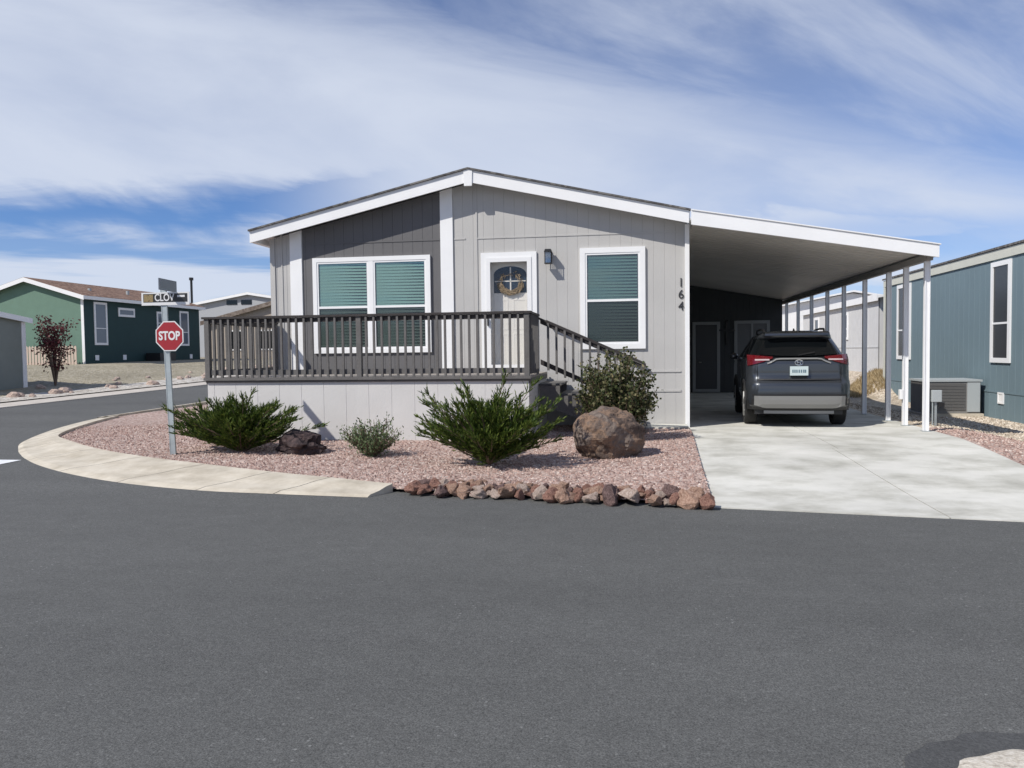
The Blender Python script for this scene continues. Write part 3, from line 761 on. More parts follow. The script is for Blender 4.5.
def loft(bm, specs, cap=True):
    rs = [ring(bm, *s) for s in specs]
    n = len(rs[0])
    for a, b in zip(rs, rs[1:]):
        for k in range(n): bm.faces.new((a[k], a[(k + 1) % n], b[(k + 1) % n], b[k]))
    if cap: bm.faces.new(rs[-1]); bm.faces.new(rs[0][::-1])
    return bm
lower = [(.30, .80, .12, 4.45, .20), (.36, .895, .04, 4.54, .20), (.50, .915, .0, 4.58, .22), (.70, .925, .0, 4.6, .24), (.76, .925, .03, 4.6, .24), (.80, .925, .10, 4.6, .24), (.92, .925, .12, 4.58, .24), (1.04, .920, .10, 4.5, .26),
         (1.10, .915, .12, 4.2, .26), (1.16, .895, .17, 3.55, .26)]
body = obj('body', loft(NB(), lower), M['car'], suv, smooth=True)
gh = [(1.15, .885, .18, 3.5, .28), (1.23, .835, .27, 3.3, .28), (1.36, .765, .40, 3.0, .28), (1.49, .69, .53, 2.7, .28)]
obj('side_windows', loft(NB(), gh, False), M['car_glass'], suv, smooth=True)
rt_ = [(1.48, .69, .50, 2.74, .28), (1.54, .66, .42, 2.62, .28), (1.59, .58, .50, 2.45, .3), (1.62, .42, .75, 2.2, .3)]
obj('roof', loft(NB(), rt_), M['car'], suv, smooth=True)
def quadstrip(bm, pts):  # list of quads in world coords
    for q in pts: bm.faces.new([bm.verts.new(p) for p in q])
W = lambda x, y, z: (CXc + x, CYr + y, CZ0 + z)
def plate_prism(name, poly, yfun, th, m, parent, bev=0):
    """poly in (x,z); rear face follows y = yfun(x,z)"""
    bm = NB()
    A_ = [bm.verts.new(W(x, yfun(x, z) - th, z)) for x, z in poly]; B_ = [bm.verts.new(W(x, yfun(x, z) + .03, z)) for x, z in poly]
    n = len(poly); bm.faces.new(A_); bm.faces.new(B_[::-1])
    for i in range(n): bm.faces.new((A_[i], B_[i], B_[(i + 1) % n], A_[(i + 1) % n]))
    bmesh.ops.triangulate(bm, faces=[f for f in bm.faces if len(f.verts) > 4])
    return obj(name, bm, m, parent)
def rear_y(x, z):
    t = [(.30, .12), (.36, .04), (.5, 0), (.7, 0), (.76, .03), (.8, .10), (.92, .12), (1.04, .10), (1.10, .12), (1.16, .17), (1.23, .27), (1.36, .40), (1.49, .53), (1.56, .6)]
    for (a, ya), (b, yb) in zip(t, t[1:]):
        if a <= z <= b: y = ya + (yb - ya) * (z - a) / (b - a); break
    else: y = t[0][1] if z < .3 else t[-1][1]
    hw = .92; rc = .24; y += .05 * (x / hw) ** 2
    ax_ = abs(x)
    if ax_ > hw - rc: q = min(.98, (ax_ - (hw - rc)) / rc); y += rc * 1.15 * (1 - math.sqrt(1 - q * q))
    return y
def strip(name, xs, zlo, zhi, th, m, parent, rows=1, yf=rear_y, taper=0):
    bm = NB(); cols = []
    for x in xs:
        a, b = zlo(x) if callable(zlo) else zlo, zhi(x) if callable(zhi) else zhi
        cols.append([bm.verts.new(W(x * (1 - taper * r / rows), yf(x * (1 - taper * r / rows), a + (b - a) * r / rows) - th, a + (b - a) * r / rows)) for r in range(rows + 1)])
    for c0, c1 in zip(cols, cols[1:]):
        for r in range(rows): bm.faces.new((c0[r], c1[r], c1[r + 1], c0[r + 1]))
    r_ = bmesh.ops.extrude_face_region(bm, geom=bm.faces[:])
    bmesh.ops.translate(bm, verts=[v for v in r_['geom'] if isinstance(v, bmesh.types.BMVert)], vec=(0, th + .01, 0))
    return obj(name, bm, m, parent)
lin = lambda a, b, n: [a + (b - a) * k / n for k in range(n + 1)]
rw = strip('rear_window', lin(-.70, .70, 12), lambda x: 1.19 + .03 * (abs(x) / .7) ** 2, lambda x: 1.475 - .02 * (abs(x) / .7) ** 2, .008, M['car_glass'], suv, 6, rear_y, .20)
bm = NB(); tube(bm, [W(0, rear_y(0, 1.20) - .02, 1.2), W(.3, rear_y(.3, 1.24) - .03, 1.25)], .010, 6); obj('wiper', bm, M['car_black'], rw)
# spoiler
bm = NB(); prism(bm, [(.36 + CYr, 1.535 + CZ0), (.37 + CYr, 1.57 + CZ0), (.62 + CYr, 1.602 + CZ0), (.62 + CYr, 1.535 + CZ0)], 'x', CXc - .58, CXc + .58)
obj('spoiler', bm, M['car'], suv)
# tail lights
for s in (-1, 1):
    xs = [s * x for x in lin(.46, .905, 10)]
    tl = strip('tail_light', xs, lambda x: 1.105 + .05 * max(0, (.62 - abs(x)) / .16) - .07 * max(0, (abs(x) - .6) / .3), lambda x: 1.185 + .035 * max(0, (abs(x) - .5) / .4), .022, M['lens_red'], suv, 2)
    strip('lamp_insert', [s * x for x in lin(.52, .78, 6)], lambda x: 1.12, lambda x: 1.145, .027, M['lens_clear'], tl, 1)
# bright garnish between the lamps
strip('garnish', lin(-.56, .56, 14), lambda x: 1.135 - .075 * sm(abs(x), .36, .56), lambda x: 1.160 - .075 * sm(abs(x), .36, .56), .018, M['silver'], suv, 1)
bm = NB()
for k in range(24):
    a = 2 * math.pi * k / 24; b = 2 * math.pi * (k + 1) / 24
    tube(bm, [W(.07 * math.cos(a), rear_y(0, 1.08) - .012, 1.085 + .045 * math.sin(a)), W(.07 * math.cos(b), rear_y(0, 1.08) - .012, 1.085 + .045 * math.sin(b))], .006, 5)
    tube(bm, [W(.028 * math.cos(a), rear_y(0, 1.08) - .012, 1.085 + .043 * math.sin(a)), W(.028 * math.cos(b), rear_y(0, 1.08) - .012, 1.085 + .043 * math.sin(b))], .005, 5)
    tube(bm, [W(.05 * math.cos(a), rear_y(0, 1.08) - .012, 1.105 + .02 * math.sin(a)), W(.05 * math.cos(b), rear_y(0, 1.08) - .012, 1.105 + .02 * math.sin(b))], .005, 5)
obj('emblem', bm, M['chrome'], suv)
pl = plate_prism('number_plate', [(-.16, .87), (.16, .87), (.16, 1.02), (-.16, 1.02)], lambda x, z: .085, .01, M['plate'], suv)
bm = NB()
for k, x in enumerate((-.11, -.075, -.04, .0, .04, .08, .11)): box(bm, CXc + x - .011, CXc + x + .011, CYr + .072, CYr + .0745, CZ0 + .915, CZ0 + .965)
obj('plate_marks', bm, M['plate_ink'], pl)
# recess lines, lower bumper
strip('bumper_cladding', lin(-.91, .91, 24), .30, .56, .012, M['car_black'], suv, 3)
strip('bumper_insert', lin(-.80, .80, 22), lambda x: .33 + .05 * sm(abs(x), .6, .8), lambda x: .535 - .0 * abs(x), .032, M['silver'], suv, 3)
strip('tailgate_crease', lin(-.72, .72, 16), .795, .815, .02, M['car_black'], suv, 1)
for s_ in (-1, 1):
    bm = NB(); tube(bm, [W(s_ * .735, rear_y(.735, z_) - .004, z_) for z_ in (.62, .72, .78, .82, .95, 1.09)], .006, 5, True); obj('panel_gap', bm, M['car_black'], suv)
strip('skid_plate', lin(-.62, .62, 12), .235, .285, -.03, M['silver'], suv, 1)
bm = NB(); box(bm, CXc - .78, CXc + .78, CYr + .2, CYr + 4.3, CZ0 + .22, CZ0 + .34); obj('underbody', bm, M['car_black'], suv)
# wheels
def wheel(x, y):
    bm = NB(); g_ = []
    N_ = 36; prof_ = [(-.11, .29), (-.115, .33), (-.09, .352), (.09, .352), (.115, .33), (.11, .29), (.10, .23), (-.10, .23)]
    rings = [[bm.verts.new(W(x + px, y + pr_ * math.cos(2 * math.pi * k / N_), .352 + pr_ * math.sin(2 * math.pi * k / N_))) for px, pr_ in prof_] for k in range(N_)]
    for k in range(N_):
        for j in range(len(prof_)): bm.faces.new((rings[k][j], rings[(k + 1) % N_][j], rings[(k + 1) % N_][(j + 1) % 8], rings[k][(j + 1) % 8]))
    wh = obj('wheel', bm, M['tyre'], suv, smooth=True)
    bm = NB(); s = 1 if x > 0 else -1
    tube(bm, [W(x + s * .095, y, .352), W(x - s * .09, y, .352)], .232, 28)
    for k in range(5):
        a = 2 * math.pi * k / 5; c_, s_ = math.cos(a), math.sin(a)
        tube(bm, [W(x + s * .105, y + .03 * c_, .352 + .03 * s_), W(x + s * .105, y + .22 * c_, .352 + .22 * s_)], [.03, .022], 6)
    obj('rim', bm, M['silver'], wh)
for x in (-.815, .815):
    for y in (.92, 3.62): wheel(x, y)
for s in (-1, 1):
    for yc in (.92, 3.62):
        bm = NB(); 
        pts = [W(s * .915, yc + .41 * math.cos(R(a)), .352 + .41 * math.sin(R(a))) for a in range(-10, 191, 10)]
        tube(bm, pts, .035, 6); obj('wheel_arch', bm, M['car_black'], suv)
    bm = NB(); tube(bm, [W(s * .54, .72, 1.58), W(s * .56, .9, 1.645), W(s * .58, 1.5, 1.66), W(s * .58, 2.1, 1.645), W(s * .56, 2.3, 1.58)], .018, 8); obj('roof_rail', bm, M['car_black'], suv)
    bm = NB(); blob(bm, W(s * 1.0, 3.15, 1.17), .10, .07, .075, 2, 0); box(bm, *sorted((CXc + s * .86, CXc + s * .95)), CYr + 3.12, CYr + 3.18, CZ0 + 1.12, CZ0 + 1.16); obj('side_mirror', bm, M['car'], suv, smooth=True)
bm = NB(); prism(bm, [(CYr + .72, 1.60 + CZ0), (CYr + .86, 1.66 + CZ0), (CYr + .92, 1.60 + CZ0)], 'x', CXc - .012, CXc + .012); obj('antenna_fin', bm, M['car'], suv)

suv.scale = (.985, 1.03, 1.11); suv.rotation_euler = (0, 0, R(-4)); suv.location.x += .13
# ------------------------------------------------------------------ stop sign
SX, SY = -6.80, 10.73
tilt = -.085
sign = thing('stop_sign', (SX, SY, .05), 'red octagonal STOP sign on a galvanised post at the kerb corner carrying street name blades', 'road sign')
zt_ = 2.62
bm = NB(); a0 = Vector((SX, SY, .02)); a1 = Vector((SX + tilt, SY, zt_))
box(bm, -.034, .034, -.02, .02, 0, 1)
# U channel: hollow the front by adding flanges
box(bm, -.045, -.034, -.024, -.014, 0, 1); box(bm, .034, .045, -.024, -.014, 0, 1)
for v in bm.verts: p = a0.lerp(a1, v.co.z); v.co = Vector((p.x + v.co.x, p.y + v.co.y, p.z))
obj('pole', bm, M['galv'], sign)
scx, scz = SX + tilt * .72 + .075, 1.885
def octa(r, a=22.5): return [(scx + r * math.cos(R(a + 45 * k)), scz + r * math.sin(R(a + 45 * k))) for k in range(8)]
bm = NB(); prism(bm, octa(.240), 'y', SY - .045, SY - .040); fc = obj('sign_face', bm, M['sign_white'], sign)
bm = NB(); prism(bm, octa(.222), 'y', SY - .0475, SY - .0452); obj('red_field', bm, M['red'], fc)
obj('stop_lettering', text_bm('STOP', .178, (scx, SY - .0495, scz), .0012, .80, .006), M['sign_white'], fc)
bm = NB(); prism(bm, octa(.235), 'y', SY - .0395, SY - .037); obj('sign_back', bm, M['sign_grey'], sign)
# street name blade facing the camera
bx0, bx1, bz0, bz1 = -7.225, -6.455, 2.345, 2.535
bm = NB(); box(bm, bx0, bx1, SY - .038, SY - .030, bz0, bz1); bl_ = obj('name_blade', bm, M['sign_white'], sign)
bm = NB(); box(bm, bx0 + .03, bx1 - .03, SY - .0405, SY - .0385, bz0 + .045, bz1 - .02); obj('blade_field', bm, M['sign_black'], bl_)
bm = NB(); box(bm, bx0 + .04, bx0 + .19, SY - .0425, SY - .041, bz0 + .05, bz1 - .03); obj('blade_picture', bm, M['sign_tan'], bl_)
obj('blade_lettering', text_bm('CLOV', .15, (bx0 + .215, SY - .0425, bz0 + .108), .0012, .80, .003, align='LEFT'), M['sign_white'], bl_)
bm = NB(); box(bm, bx1 - .19, bx1 - .07, SY - .0425, SY - .041, bz0 + .115, bz0 + .145); obj('blade_small_mark', bm, M['sign_white'], bl_)
# cross street blade turned away
bm = NB(); box(bm, -.006, .006, -.30, .30, -.085, .085)
Mx = Matrix.Translation((SX + tilt + .06, SY + .01, 2.64)) @ Matrix.Rotation(R(9), 4, 'Z')
bmesh.ops.transform(bm, matrix=Mx, verts=bm.verts); b2 = obj('cross_blade', bm, M['sign_grey'], sign)
bm = NB(); box(bm, -.0085, -.0065, -.28, .28, -.06, .06); bmesh.ops.transform(bm, matrix=Mx, verts=bm.verts); obj('blade_field', bm, mat('blade_face', (.10, .11, .13), .5), b2)
bm = NB(); box(bm, SX + tilt - .03, SX + tilt + .03, SY - .010, SY + .03, 2.55, 2.60); obj('bracket', bm, M['galv'], sign)

# ------------------------------------------------------------------ rocks
bm = NB(); blob(bm, (-.33, 10.95, .39), .49, .38, .42, 5, .24, 1.1, 6, .10)
o = tag(obj('boulder', bm, M['boulder'], origin=(-.31, 11.05, .1)), 'large tan and rust brown boulder in front of the tall shrub', 'boulder')
for p in o.data.polygons: p.use_smooth = False
bm = NB(); blob(bm, (-4.9, 11.0, .25), .37, .26, .22, 4, .30, 1.6, 9, .25)
tag(obj('boulder', bm, M['lava'], origin=(-4.94, 11.2, .1)), 'low dark lava boulder beside the left juniper', 'boulder')
random.seed(11)
protos = []
def hull_rock(bm, seed, n=15, zs=.8):
    rnd = random.Random(seed)
    for _ in range(n):
        v = Vector((rnd.gauss(0, 1), rnd.gauss(0, 1), rnd.gauss(0, 1))).normalized() * rnd.uniform(.82, 1.05)
        bm.verts.new((v.x, v.y * .85, v.z * zs))
    r = bmesh.ops.convex_hull(bm, input=bm.verts[:])
    bmesh.ops.delete(bm, geom=list({g for g in r['geom_interior'] + r['geom_unused'] if isinstance(g, bmesh.types.BMVert)}), context='VERTS')
    bmesh.ops.dissolve_limit(bm, angle_limit=R(14), verts=bm.verts[:], edges=bm.edges[:])
    bmesh.ops.bevel(bm, geom=bm.edges[:], offset=.07, segments=2, affect='EDGES', profile=.5)
    bmesh.ops.triangulate(bm, faces=bm.faces[:])
    bmesh.ops.subdivide_edges(bm, edges=[e for e in bm.edges if e.calc_length() > .3], cuts=2, use_grid_fill=True)
    for v in bm.verts:
        v.co += v.co.normalized() * .16 * noise.fractal(v.co * 2.3 + Vector((seed, 0, 0)), 1, 2, 3)
    return bm
for k in range(10):
    bm = NB(); hull_rock(bm, k * 13 + 5, 13 + k % 4 * 2)
    me_o = obj('border_rock', bm, M['rock%d' % (0, 1, 2, 1, 0, 3, 1, 0, 2, 3)[k]]); protos.append(me_o)
first = set()
GR = 'rocks edging the gravel bed'
def rock(x, y, s, k, zadd=0):
    p = protos[k]
    if k in first:
        o = p.copy(); COL.objects.link(o)
        if random.random() < .5:
            pass
    else: o = p; first.add(k)
    o.location = (x, y, tz(x, y) + .03 + s * .35 + zadd); o.scale = (s * random.uniform(.85, 1.3), s * random.uniform(.8, 1.1), s * random.uniform(.8, 1.1))
    o.rotation_euler = (random.uniform(-.4, .4), random.uniform(-.4, .4), random.uniform(0, 6.28))
    tag(o, 'rough reddish brown border rock in the row where gravel meets asphalt', 'rock', GR)
xs0, xs1 = -2.42, .76
x = xs0
while x < xs1:
    q = random.random(); sz = random.uniform(.05, .085) if q < .35 else random.uniform(.09, .165)
    rock(x, 8.36 - (x - xs0) * .135 + random.uniform(-.02, .06), sz, random.randrange(10)); x += sz * random.uniform(1.0, 1.3)
x = xs0 + .08
while x < xs1 - .05:
    sz = random.uniform(.06, .13)
    rock(x, 8.55 - (x - xs0) * .135 + random.uniform(-.05, .05), sz, random.randrange(10), .02); x += sz * random.uniform(1.0, 1.4)
x = xs0 + .25
while x < xs1 - .05:
    sz = random.uniform(.05, .12)
    rock(x, 8.74 - (x - xs0) * .135 + random.uniform(-.06, .07), sz, random.randrange(10), .01); x += sz * random.uniform(1.15, 1.8)
for _ in range(34):
    x = random.uniform(xs0 + .1, xs1 - .1); rock(x, 8.88 - (x - xs0) * .135 + random.uniform(-.1, .16), random.uniform(.025, .055), random.randrange(10))
# small stones along the far lot edge
random.seed(5)
bm = NB(); blob(bm, (0, 0, 0), 1, .8, .7, 2, .4, 1.4, 3, .3, rz=0); pr_ = obj('lot_stone', bm, M['rock3']); 
for k in range(46):
    t = k / 46; y = 21.5 + 26 * t + random.uniform(-.5, .5); x = -19.6 - random.uniform(0, 2.6) * (1 if k % 2 else .4)
    o = pr_ if k == 0 else pr_.copy()
    if k: COL.objects.link(o)
    s = random.uniform(.10, .24); o.location = (x, y, tz(x, y) + .05 + s * .3); o.scale = (s, s, s * .8); o.rotation_euler = (0, 0, random.uniform(0, 6))
    tag(o, 'pale stone strewn on the dry lot across the side street', 'stone', 'pale stones strewn across the dry lot')

# ------------------------------------------------------------------ plants
def blade(bm, p, d, up, L, w):
    """pointed leaf: 2 triangles pair forming a narrow diamond"""
    side = d.cross(up)
    if side.length < 1e-4: side = d.orthogonal()
    side = side.normalized() * w
    a = bm.verts.new(p); b = bm.verts.new(p + d * L * .45 + side); c = bm.verts.new(p + d * L); e = bm.verts.new(p + d * L * .45 - side)
    bm.faces.new((a, b, c, e))
def juniper(name, c, rx, ry, h, label, seed, nb=70, lean=0.0):
    random.seed(seed)
    root = thing(name, c, label, 'juniper', None)
    st_ = NB(); lf = NB(); c = Vector(c)
    for k in range(nb):
        az = random.uniform(0, 2 * math.pi)
        el = R(random.choice([random.uniform(12, 35), random.uniform(25, 55), random.uniform(50, 80)]))
        ln = random.uniform(.65, 1.0) if k % 3 else random.uniform(.3, .6)
        if k % 17 == 0: ln = 1.15
        hx = math.cos(el)
        tip = Vector((math.cos(az) * rx * hx * 1.05 * ln, math.sin(az) * ry * hx * 1.05 * ln, h * ln * (.30 + .72 * math.sin(el)) * random.uniform(.82, 1.05)))
        tip.x += lean * tip.z
        pts = []
        n_ = 9
        for i in range(n_):
            t = i / (n_ - 1)
            q = Vector((tip.x * t ** 1.05, tip.y * t ** 1.05, tip.z * (t ** .85)))
            q += Vector((noise.noise((k, t * 2, 1)), noise.noise((k, t * 2, 2)), noise.noise((k, t * 2, 3)))) * .05
            pts.append(c + q)
        tube(st_, pts, [.014 * (1 - t_ / (n_ - .5)) + .002 for t_ in range(n_)], 4, False)
        for i in range(0, n_ - 1):
            t = i / (n_ - 1)
            d0 = (pts[i + 1] - pts[i]).normalized()
            nn = 7 if i > 1 else 4
            for s in range(nn):
                # side spray: short twig carrying blades
                sd = (d0 * random.uniform(.7, 1.3) + Vector((random.uniform(-1, 1), random.uniform(-1, 1), random.uniform(-.2, .8))).normalized() * .62).normalized()
                o_ = pts[i].lerp(pts[i + 1], random.random())
                sl = random.uniform(.09, .20) * (1.15 - .6 * t)
                for b_ in range(7):
                    u = (b_ + .5) / 7
                    dd = (sd + Vector((random.uniform(-1, 1), random.uniform(-1, 1), random.uniform(-.6, .8))) * .30).normalized()
                    blade(lf, o_ + sd * sl * u, dd, Vector((random.uniform(-1, 1), random.uniform(-1, 1), random.uniform(-1, 1))), random.uniform(.035, .085), random.uniform(.004, .008))
        d0 = (pts[-1] - pts[-2]).normalized()
        for b_ in range(16):
            blade(lf, pts[-2].lerp(pts[-1], b_ / 15), (d0 + Vector((random.uniform(-1, 1), random.uniform(-1, 1), random.uniform(-.6, 1))) * .35).normalized(), Vector((random.uniform(-1, 1), random.uniform(-1, 1), 1)), random.uniform(.04, .09), .008)
    obj('stem', st_, M['bark'], root); obj('foliage', lf, M['juniper'], root)
    return root
juniper('juniper', (-5.9, 11.05, .12), 1.12, .70, .86, 'wide dark green spreading juniper beside the stop sign post', 21, 190, .0)
juniper('juniper', (-1.86, 10.05, .12), 1.10, .70, 1.00, 'feathery green juniper with long upswept sprays near the deck steps', 35, 190, .0)

def leafy(name, c, rx, ry, h, label, cat, m, seed, nb=60, leaf=(.03, .055), lw=.014, density=26, droop=.0, bare=.1, up=.35):
    random.seed(seed); root = thing(name, c, label, cat); st_ = NB(); lf = NB(); c = Vector(c)
    for k in range(nb):
        az = random.uniform(0, 6.283); rr = math.sqrt(random.random()); ht = h * (random.uniform(.45, 1.0)) * (1 - .35 * rr ** 2)
        tip = Vector((math.cos(az) * rx * rr, math.sin(az) * ry * rr, ht))
        n_ = 7; pts = []
        for i in range(n_):
            t = i / (n_ - 1)
            pts.append(c + Vector((tip.x * t ** .75, tip.y * t ** .75, tip.z * t - droop * t * t * rr)) + Vector((noise.noise((k * 1.3, t * 3, seed)), noise.noise((k * 1.3, t * 3, seed + 9)), 0)) * .06)
        tube(st_, pts, [.009 * (1 - i / n_) + .002 for i in range(n_)], 4, False)
        for q in range(density):
            t = bare + (1 - bare) * random.random() ** .8; f = t * (n_ - 1); i = min(int(f), n_ - 2)
            p = pts[i].lerp(pts[i + 1], f - i) + Vector((random.gauss(0, .045), random.gauss(0, .045), random.gauss(0, .03)))
            d = Vector((random.uniform(-1, 1), random.uniform(-1, 1), random.uniform(-.5, 1) + up)).normalized()
            blade(lf, p, d, Vector((random.uniform(-1, 1), random.uniform(-1, 1), random.uniform(-1, 1))), random.uniform(*leaf), lw * random.uniform(.8, 1.3))
    obj('stem', st_, M['bark'], root); obj('foliage', lf, m, root); return root
leafy('broadleaf_shrub', (-.27, 12.55, .13), .66, .50, 1.62, 'tall open leafy shrub in front of the stair rail behind the big boulder', 'shrub', M['shrub'], 41, 150, (.04, .08), .020, 80, .0, .06, .1)
leafy('small_bush', (-3.72, 10.75, .12), .44, .40, .60, 'small rounded grey green bush between the two junipers', 'bush', M['bush'], 42, 95, (.03, .06), .009, 34, .0, .04, .5)

# plum tree across the street
random.seed(8)
tx, ty = -22.3, 27.4; tb = tz(tx, ty) + .05
tree = thing('purple_leaf_tree', (tx, ty, tb), 'small multi-stemmed plum tree with dark red leaves at the dry lot', 'tree')
bm = NB(); lf = NB()
for k in range(9):
    az = random.uniform(0, 6.28); sp = random.uniform(.2, .75)
    pts = [Vector((tx, ty, tb - .02)) + Vector((math.cos(az) * sp * t ** 1.2 * (1 if t < .7 else 1), math.sin(az) * sp * t ** 1.2, t * random.uniform(2.1, 2.7))) for t in [0, .25, .5, .75, 1]]
    tube(bm, pts, [.035, .028, .02, .012, .004], 6, False)
    for q in range(9):
        i = random.choice([1, 2, 2, 3, 3]); p = pts[i].lerp(pts[i + 1], random.random()); e_ = p + Vector((random.uniform(-.38, .38), random.uniform(-.38, .38), random.uniform(.0, .45)))
        tube(bm, [p, e_], [.008, .003], 4, False)
        for b_ in range(19):
            pp = p.lerp(e_, random.uniform(.2, 1.1)) + Vector((random.gauss(0, .09), random.gauss(0, .09), random.gauss(0, .09)))
            d = Vector((random.uniform(-1, 1), random.uniform(-1, 1), random.uniform(-1, 1))).normalized()
            blade(lf, pp, d, Vector((random.uniform(-1, 1), random.uniform(-1, 1), random.uniform(-1, 1))), random.uniform(.08, .14), .036)
obj('trunk', bm, M['bark'], tree); obj('crown', lf, M['plum'], tree)

# dry grass behind carport
random.seed(13); bm = NB()
for _ in range(1500):
    x = random.uniform(6.0, 8.6); y = random.uniform(27.0, 29.4) ; z = tz(x, y) + .02
    for k in range(4):
        d = Vector((random.uniform(-.5, .5), random.uniform(-.5, .5), 1)).normalized(); blade(bm, Vector((x, y, z)), d, Vector((0, 1, 0)), random.uniform(.06, .24), .009)
tag(obj('dry_grass', bm, M['dry_grass']), 'tall straw coloured dry grass along the neighbouring wall beyond the carport', 'grass', kind='stuff')

# ------------------------------------------------------------------ neighbouring houses
def gable_house(name, label, x0, x1, y0, y1, zb, ze, zp, mats, oh=.35, xr=None, side_mat=None, rake=.22):
    """gable end faces the street (-Y)"""
    root = thing(name, ((x0 + x1) / 2, y0, zb), label, 'house'); xr = (x0 + x1) / 2 if xr is None else xr
    bm = NB(); prism(bm, [(x0, zb - .6), (x1, zb - .6), (x1, ze), (xr, zp), (x0, ze)], 'y', y0, y1)
    w = obj('wall', bm, mats['wall'], root)
    if side_mat:
        bm = NB(); box(bm, x1 + .003, x1 + .03, y0 + .02, y1, zb - .5, ze - .02); obj('side_wall', bm, side_mat, root)
    sl = (zp - ze) / (x1 - xr); slL = (zp - ze) / (xr - x0)
    bm = NB()
    prism(bm, [(xr, zp + .14), (x1 + oh, ze - oh * sl + .14), (x1 + oh, ze - oh * sl + .02), (xr, zp + .02)], 'y', y0 - .3, y1 + .3)
    prism(bm, [(xr, zp + .141), (x0 - oh, ze - oh * slL + .14), (x0 - oh, ze - oh * slL + .02), (xr, zp + .021)], 'y', y0 - .3, y1 + .3)
    obj('roof', bm, mats['roof'], root)
    bm = NB()
    prism(bm, [(xr, zp + .12), (x1 + oh, ze - oh * sl + .12), (x1 + oh, ze - oh * sl + .12 - rake), (xr, zp + .12 - rake)], 'y', y0 - .33, y0 - .302)
    prism(bm, [(xr - .001, zp + .12), (x0 - oh, ze - oh * slL + .12), (x0 - oh, ze - oh * slL + .12 - rake), (xr - .001, zp + .12 - rake)], 'y', y0 - .33, y0 - .302)
    box(bm, x1 + oh + .001, x1 + oh + .03, y0 - .3, y1 + .3, ze - oh * sl - .06, ze - oh * sl + .12)
    obj('rake_board', bm, mats['trim'], root)
    for a_, b_ in ((x1 - .12, x1 + .034), (x0, x0 + .12)):
        bm = NB(); box(bm, a_, b_, y0 - .02, y0 - .001, zb - .4, ze - .03); obj('corner_trim', bm, mats['trim'], root)
    return root
def side_window(root, xf, ya, yb, z0, z1, sgn, frame, cas=.09, mid=True, glass=None, dark=None, bar=.045):
    """window on a wall facing sgn*X at x = xf"""
    bm = NB(); a, b = sorted((xf + sgn * .003, xf + sgn * .045)); frame_box_x(bm, ya, yb, a, b, z0, z1, cas)
    if mid: zc = (z0 + z1) / 2 - .12 * (z1 - z0); a2, b2 = sorted((xf + sgn * .004, xf + sgn * .036)); box(bm, a2, b2, ya + cas, yb - cas, zc, zc + bar)
    w = obj('window', bm, frame, root)
    bm = NB(); a, b = sorted((xf + sgn * .004, xf + sgn * .02)); box(bm, a, b, ya + cas - .01, yb - cas + .01, z0 + cas - .01, z1 - cas + .01)
    obj('pane', bm, dark or M['car_glass'], w); return w
gh_ = gable_house('green_house', 'green manufactured home with brown shingle roof and dark teal side wall across the side street', -34.65, -28.35, 37, 48, 1.10, 4.72, 5.66, dict(wall=M['green_wall'], roof=M['brown_shingle'], trim=M['white']), side_mat=M['teal_wall'], oh=.3)
SXW = -28.32
for ya, yb, z0, z1, md in ((37.75, 38.8, 2.2, 4.5, True), (39.75, 41.2, 3.8, 4.3, False), (43.3, 44.2, 3.1, 4.25, True), (45.7, 46.7, 2.2, 4.4, True)):
    side_window(gh_, SXW, ya, yb, z0, z1, 1, M['white'], .12, md, dark=mat('sky_glass', (.12, .15, .19), .08) if 'sky_glass' not in M else None)
for yy in (37.9, 40.2, 43.8, 46.9):
    bm = NB(); box(bm, SXW + .003, SXW + .03, yy - .14, yy + .14, 1.38, 1.66); obj('wall_vent', bm, M['white'], gh_)
for yy, zz in ((39.2, 5.35), (42.5, 5.45)):
    bm = NB(); tube(bm, [(-29.6, yy, 4.9), (-29.6, yy, zz)], .09, 8); obj('roof_vent', bm, M['ac_light'], gh_)
bm = NB(); box(bm, -28.2, -27.3, 42.0, 43.6, .9, 1.75); tag(obj('cooling_unit', bm, M['black_metal'], origin=(-27.7, 42.8, 1)), 'dark outdoor unit against the teal wall of the green house', 'air conditioner')
# picket fence
fence = thing('picket_fence', (-31.5, 36.4, 1.1), 'low tan picket fence in front of the green gable wall', 'fence')
random.seed(2)
x = -34.6
while x < -28.4:
    bm = NB(); prism(bm, [(x, .9), (x + .13, .9), (x + .13, 2.1), (x + .065, 2.18), (x, 2.1)], 'y', 36.38, 36.40); obj('picket', bm, M['picket'], fence); x += .175
for zz in (1.2, 1.85):
    bm = NB(); box(bm, -34.65, -28.35, 36.402, 36.44, zz, zz + .09); obj('rail', bm, M['picket'], fence)
# shed at the left edge of the picture
shed = thing('garden_shed', (-24, 24.8, .35), 'dark grey green garden shed with white roof edge cut by the left picture edge', 'shed')
bm = NB(); prism(bm, [(22.2, 0), (26.5, 0), (26.5, 2.98), (22.2, 3.52)], 'x', -25.4, -22.8); obj('wall', bm, M['shed_wall'], shed)
bm = NB(); prism(bm, [(22.0, 3.65), (26.72, 3.06), (26.72, 2.98), (22.0, 3.57)], 'x', -25.6, -22.65); obj('roof', bm, M['pale_wall'], shed)
bm = NB(); prism(bm, [(22.0, 3.66), (26.72, 3.07), (26.72, 2.88), (22.0, 3.46)], 'x', -22.649, -22.61); obj('fascia', bm, M['white'], shed)
bm = NB(); box(bm, -22.799, -22.77, 26.34, 26.53, .2, 2.92); obj('corner_trim', bm, M['white'], shed)
